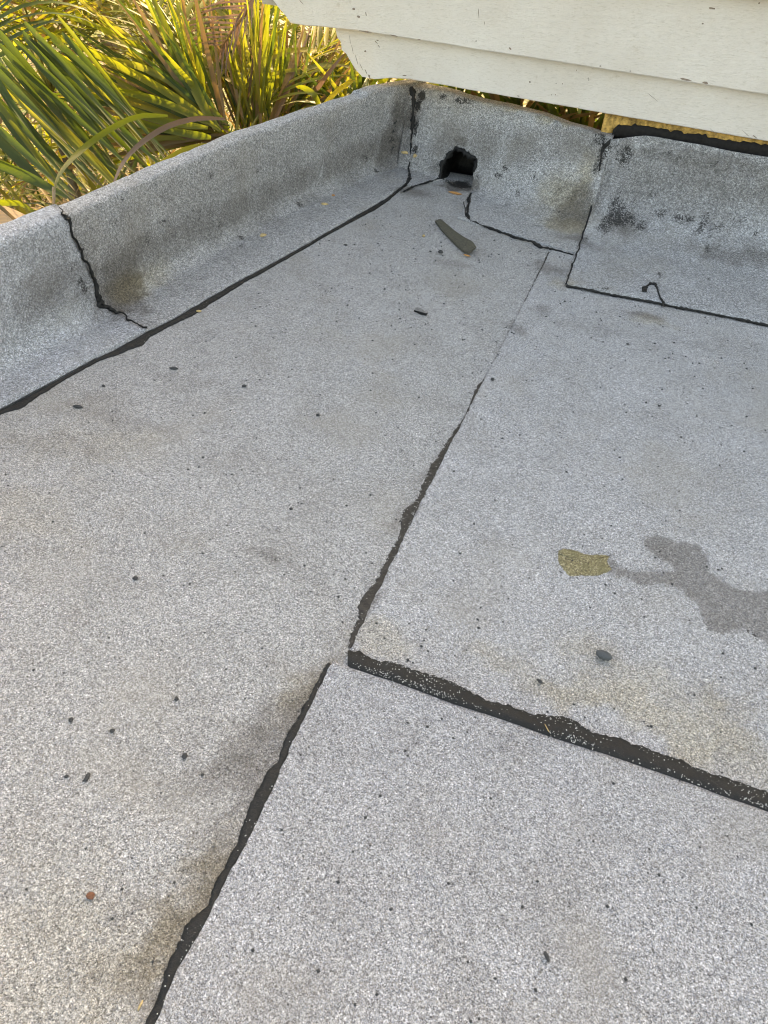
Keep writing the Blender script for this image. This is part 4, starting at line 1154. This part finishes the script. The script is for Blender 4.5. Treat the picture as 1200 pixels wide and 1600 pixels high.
# palm behind, upright stems under the boards
pC, cC = palm((-2.2, 6.0, -3), 'dense palm with upright stems seen left of the board ends', 2.2)
for az, el, ln, dr in [(-20, 75, 2.2, .8), (20, 78, 2.1, .8), (-60, 66, 2.0, 1.0), (60, 60, 1.9, 1.1), (110, 55, 1.7, 1.2), (170, 60, 1.7, 1.2), (-130, 60, 1.7, 1.2), (-95, 62, 1.8, 1.1)]:
    frond(pC, cC, math.radians(az), math.radians(el), ln, dr, .62, 22, ML_bright, True if az in (170, -130, 110, -20) else False, rnd=rp)
spots = [(-5.0, 5.6, 2.7, ML_bright, 'yellow-green palm far left behind the dark green blades'), (-4.1, 6.6, 2.5, ML_bright, 'palm in the upper left with pale arching leaves'), (-5.8, 7.6, 3.0, ML_dark, 'deep green palm in the far upper left'),
         (-3.2, 7.6, 2.6, ML_bright, 'palm behind the brown withered leaf'), (-1.0, 6.5, 1.7, ML_dark, 'dark palm glimpsed through the gap under the boards'), (-4.6, 9.2, 3.2, ML_bright, 'distant bright palm at the top left'),
         (-7.4, 6.4, 2.9, ML_bright, 'palm at the left border of the photo'), (-2.0, 9.0, 3.0, ML_dark, 'distant palm behind the upright stems'), (0.6, 6.8, 1.9, ML_dark, 'palm mostly hidden behind the cream boards')]
for x, y, h, m_, lab in spots:
    e, c = palm((x, y, -3), lab, h)
    if 'gap' in lab: palm_gap = e
    for k in range(11):
        a = 2 * math.pi * (k + rp.random() * .6) / 11
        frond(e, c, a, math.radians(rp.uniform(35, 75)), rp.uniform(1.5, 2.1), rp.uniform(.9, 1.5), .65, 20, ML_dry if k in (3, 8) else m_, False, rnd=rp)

# undergrowth: a mass of blades nobody could count
VV, FF, UU = {}, {}, {}
for key, mat, cnt in (('g', ML_bright, 2600), ('d', ML_dark, 1500), ('b', ML_dry, 2200)):
    V0, F0, U0 = [], [], []
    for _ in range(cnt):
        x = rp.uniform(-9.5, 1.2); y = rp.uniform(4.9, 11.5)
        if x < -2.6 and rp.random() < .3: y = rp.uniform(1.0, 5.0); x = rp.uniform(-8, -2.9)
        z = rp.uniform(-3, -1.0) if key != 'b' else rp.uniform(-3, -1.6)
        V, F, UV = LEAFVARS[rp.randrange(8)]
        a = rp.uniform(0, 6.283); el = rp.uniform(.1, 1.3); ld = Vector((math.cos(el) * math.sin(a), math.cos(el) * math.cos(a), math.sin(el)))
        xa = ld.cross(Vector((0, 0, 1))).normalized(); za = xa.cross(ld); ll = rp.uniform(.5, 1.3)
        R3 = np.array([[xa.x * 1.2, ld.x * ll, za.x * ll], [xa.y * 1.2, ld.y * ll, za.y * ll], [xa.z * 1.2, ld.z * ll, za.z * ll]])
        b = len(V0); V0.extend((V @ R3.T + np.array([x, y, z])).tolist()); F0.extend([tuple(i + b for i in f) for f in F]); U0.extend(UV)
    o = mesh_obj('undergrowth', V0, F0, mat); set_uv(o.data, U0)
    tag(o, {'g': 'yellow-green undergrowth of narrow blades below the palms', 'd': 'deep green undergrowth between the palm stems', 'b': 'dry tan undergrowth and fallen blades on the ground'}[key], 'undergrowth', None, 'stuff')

# blades one can follow in the photograph
def W(pts): return [aty(x, y, d) for x, y, d in pts]
blade(pA, W([(262, 181, 3.35), (215, 182, 3.2), (170, 203, 3.05), (130, 232, 2.85), (100, 262, 2.62), (86, 290, 2.45), (84, 315, 2.36)]), .026, ML_bright)
blade(pA, W([(352, 186, 3.6), (310, 185, 3.5), (265, 196, 3.35), (225, 220, 3.15), (195, 250, 2.98), (178, 285, 2.8), (174, 303, 2.72)]), .026, ML_purple)
blade(pA, W([(84, 292, 2.45), (84, 310, 2.36), (83, 334, 2.28)]), .014, ML_dry)
blade(pA, W([(345, 230, 3.35), (300, 236, 3.2), (262, 251, 3.05), (226, 273, 2.9)]), .055, ML_bright)
blade(pA, W([(338, 205, 4.3), (310, 150, 4.4), (280, 85, 4.6), (240, 0, 4.9), (225, -40, 5.0)]), .060, ML_bright)
for a in [[(345, 205, 4.3), (270, 150, 4.3), (180, 100, 4.3), (70, 50, 4.4), (5, 34, 4.4)], [(345, 205, 4.3), (280, 120, 4.5), (170, 50, 4.6), (60, 10, 4.7), (0, -5, 4.7)],
          [(330, 195, 4.3), (255, 160, 4.2), (170, 140, 4.2), (120, 145, 4.2)], [(335, 195, 4.4), (270, 130, 4.4), (190, 96, 4.4), (110, 92, 4.4)], [(335, 185, 4.5), (260, 105, 4.6), (150, 20, 4.8), (100, -20, 4.9)],
          [(325, 200, 4.2), (240, 185, 4.15), (150, 150, 4.1), (85, 150, 4.1)], [(330, 215, 4.1), (250, 200, 4.1), (170, 172, 4.0)], [(335, 170, 4.5), (250, 60, 4.8), (200, 10, 5.0)]]:
    blade(pA, W(a), .046, ML_bright)
for k, a in enumerate([[(36, 50, 3.8), (90, 110, 3.7), (170, 190, 3.5), (232, 262, 3.4)], [(0, 70, 3.7), (70, 150, 3.6), (140, 230, 3.4), (205, 280, 3.3)], [(0, 109, 3.5), (60, 180, 3.4), (120, 250, 3.2), (165, 296, 3.1)],
          [(0, 140, 3.4), (50, 205, 3.3), (100, 262, 3.2), (140, 302, 3.05)], [(0, 175, 3.3), (40, 225, 3.2), (90, 280, 3.05), (122, 308, 2.95)], [(-20, 200, 3.2), (30, 250, 3.1), (70, 290, 3.0), (100, 318, 2.9)],
          [(60, 65, 3.9), (130, 120, 3.8), (200, 190, 3.6), (250, 250, 3.5)], [(-10, 40, 3.8), (50, 115, 3.7), (110, 190, 3.6), (190, 268, 3.4)], [(-20, 250, 3.0), (40, 275, 3.0), (90, 300, 2.95), (120, 312, 2.9)], [(-10, 90, 3.6), (55, 170, 3.5), (110, 235, 3.4), (150, 290, 3.2)]]):
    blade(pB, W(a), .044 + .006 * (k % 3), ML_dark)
for a, w_, m_ in [([(395, 200, 4.9), (396, 120, 5.2), (398, 40, 5.6), (400, -30, 6)], .035, ML_bright), ([(372, 195, 4.9), (372, 110, 5.2), (376, 20, 5.6), (378, -20, 5.7)], .04, ML_bright), ([(408, 205, 4.8), (405, 130, 5.1), (410, 60, 5.4), (416, -10, 5.7)], .03, ML_dry),
          ([(418, 200, 4.9), (440, 150, 5.0), (458, 95, 5.2), (476, 42, 5.5)], .045, ML_dry), ([(425, 200, 4.9), (445, 150, 5.0), (464, 100, 5.2), (486, 42, 5.5)], .03, ML_purple), ([(495, 140, 4.7), (515, 112, 4.6), (537, 84, 4.6)], .028, ML_purple),
          ([(505, 165, 4.5), (530, 140, 4.5), (556, 125, 4.4)], .030, ML_bright), ([(500, 170, 4.6), (492, 150, 4.6), (475, 138, 4.7), (462, 136, 4.8)], .04, ML_bright), ([(385, 195, 4.9), (350, 120, 5.2), (340, 40, 5.5)], .035, ML_bright)]:
    blade(pC, W(a), w_, m_)
# brown withered leaf at the top
pts = [Vector(tuple(q)) - Vector(pC.location) for q in W([(405, -20, 5.0), (385, 20, 4.95), (362, 50, 4.9), (345, 75, 4.85)])]
stw = tube(pts, .012, .004, M_stemdry, 'withered_frond', pC, 5)
for k in range(26):
    t = k / 25; q = W([(400 - 55 * t, -15 + 85 * t, 4.97 - .1 * t)])[0]; s = -1 if k % 2 else 1
    if s < 0: e_ = (400 - 55 * t - 75 - 25 * rp.random(), -15 + 85 * t + 5 + 25 * rp.random(), 4.9)
    else: e_ = (400 - 55 * t - 20 + 20 * rp.random(), -15 + 85 * t + 50 + 25 * rp.random(), 4.8)
    m_ = ((400 - 55 * t + e_[0]) / 2 + rp.uniform(-6, 6), (-15 + 85 * t + e_[1]) / 2 - 6, 4.92)
    blade(pC, [q, *W([m_, e_])], .012, ML_purple, 'withered_leaflet', 7)

# fans of blades springing from the two crowns
def fan(parent, cx, cy, dep, a0, a1, l0, l1, cnt, mats, wid, ddep=.7, sag=.12):
    for k in range(cnt):
        a = math.radians(a0 + (a1 - a0) * (k + rp.uniform(-.4, .4)) / cnt); l = rp.uniform(l0, l1); dd = rp.uniform(-.1, ddep); x0 = cx + rp.uniform(-22, 22); y0 = cy + rp.uniform(-15, 15)
        pts = []
        for t in (0, .3, .6, .85, 1):
            x = x0 + math.cos(a) * l * t; y = y0 - math.sin(a) * l * t + sag * l * t * t * abs(math.cos(a))
            pts.append((x, y, dep + dd * t + .1 * rp.random()))
        blade(parent, W(pts), wid * rp.uniform(.7, 1.2), rp.choice(mats), n=12)
fan(pA, 340, 205, 4.35, 118, 190, 190, 330, 74, [ML_bright, ML_bright, ML_bright, ML_dark, ML_dry], .032)
fan(pA, 330, 205, 4.6, 95, 150, 150, 330, 44, [ML_bright, ML_bright, ML_dark, ML_dry], .029)
fan(pC, 400, 205, 4.9, 76, 114, 150, 320, 56, [ML_bright, ML_dark, ML_bright, ML_dry], .022)
fan(pC, 455, 190, 5.0, 40, 95, 90, 190, 50, [ML_bright, ML_dark, ML_dry], .021)
fan(pC, 540, 175, 4.9, 60, 160, 70, 130, 40, [ML_dark, ML_dark, ML_bright], .022)
for k in range(34):
    x0 = rp.uniform(-60, 120); y0 = rp.uniform(20, 190); l = rp.uniform(170, 270); a = math.radians(rp.uniform(40, 58)); d0 = 3.9 - .8 * max(0, y0) / 250 - .003 * (120 - x0) + .25
    blade(pB, W([(x0 + l * t * math.cos(a), y0 + l * t * math.sin(a) + 12 * t * t, d0 - .35 * t) for t in (0, .35, .7, 1)]), rp.uniform(.022, .04), rp.choice([ML_dark, ML_dark, ML_dark, ML_bright]), n=12)

fan(palm_gap, 800, 215, 4.75, 20, 160, 60, 170, 60, [ML_dark, ML_dark, ML_dry], .035, .3)
fan(palm_gap, 900, 235, 4.75, 20, 160, 60, 150, 50, [ML_dark, ML_dark, ML_dry], .035, .3)
fan(palm_gap, 700, 200, 4.75, 20, 160, 60, 120, 40, [ML_dark, ML_dark], .035, .3)
ML_husk = leaf_material('leaf_husk', [(.50, .34, .24), (.58, .44, .34)], .2, (1.2, 1.0, .8))
blade(pB, W([(-40, 352, 3.3), (0, 340, 3.3), (30, 345, 3.25), (60, 352, 3.2)]), .16, ML_husk, 'husk', 10)
blade(pB, W([(-10, 315, 3.1), (25, 345, 3.05), (48, 372, 3.0)]), .02, ML_dry, 'leaflet', 8)
blade(pB, W([(-20, 318, 3.15), (30, 318, 3.1), (62, 338, 3.0)]), .035, ML_bright, 'leaflet', 8)
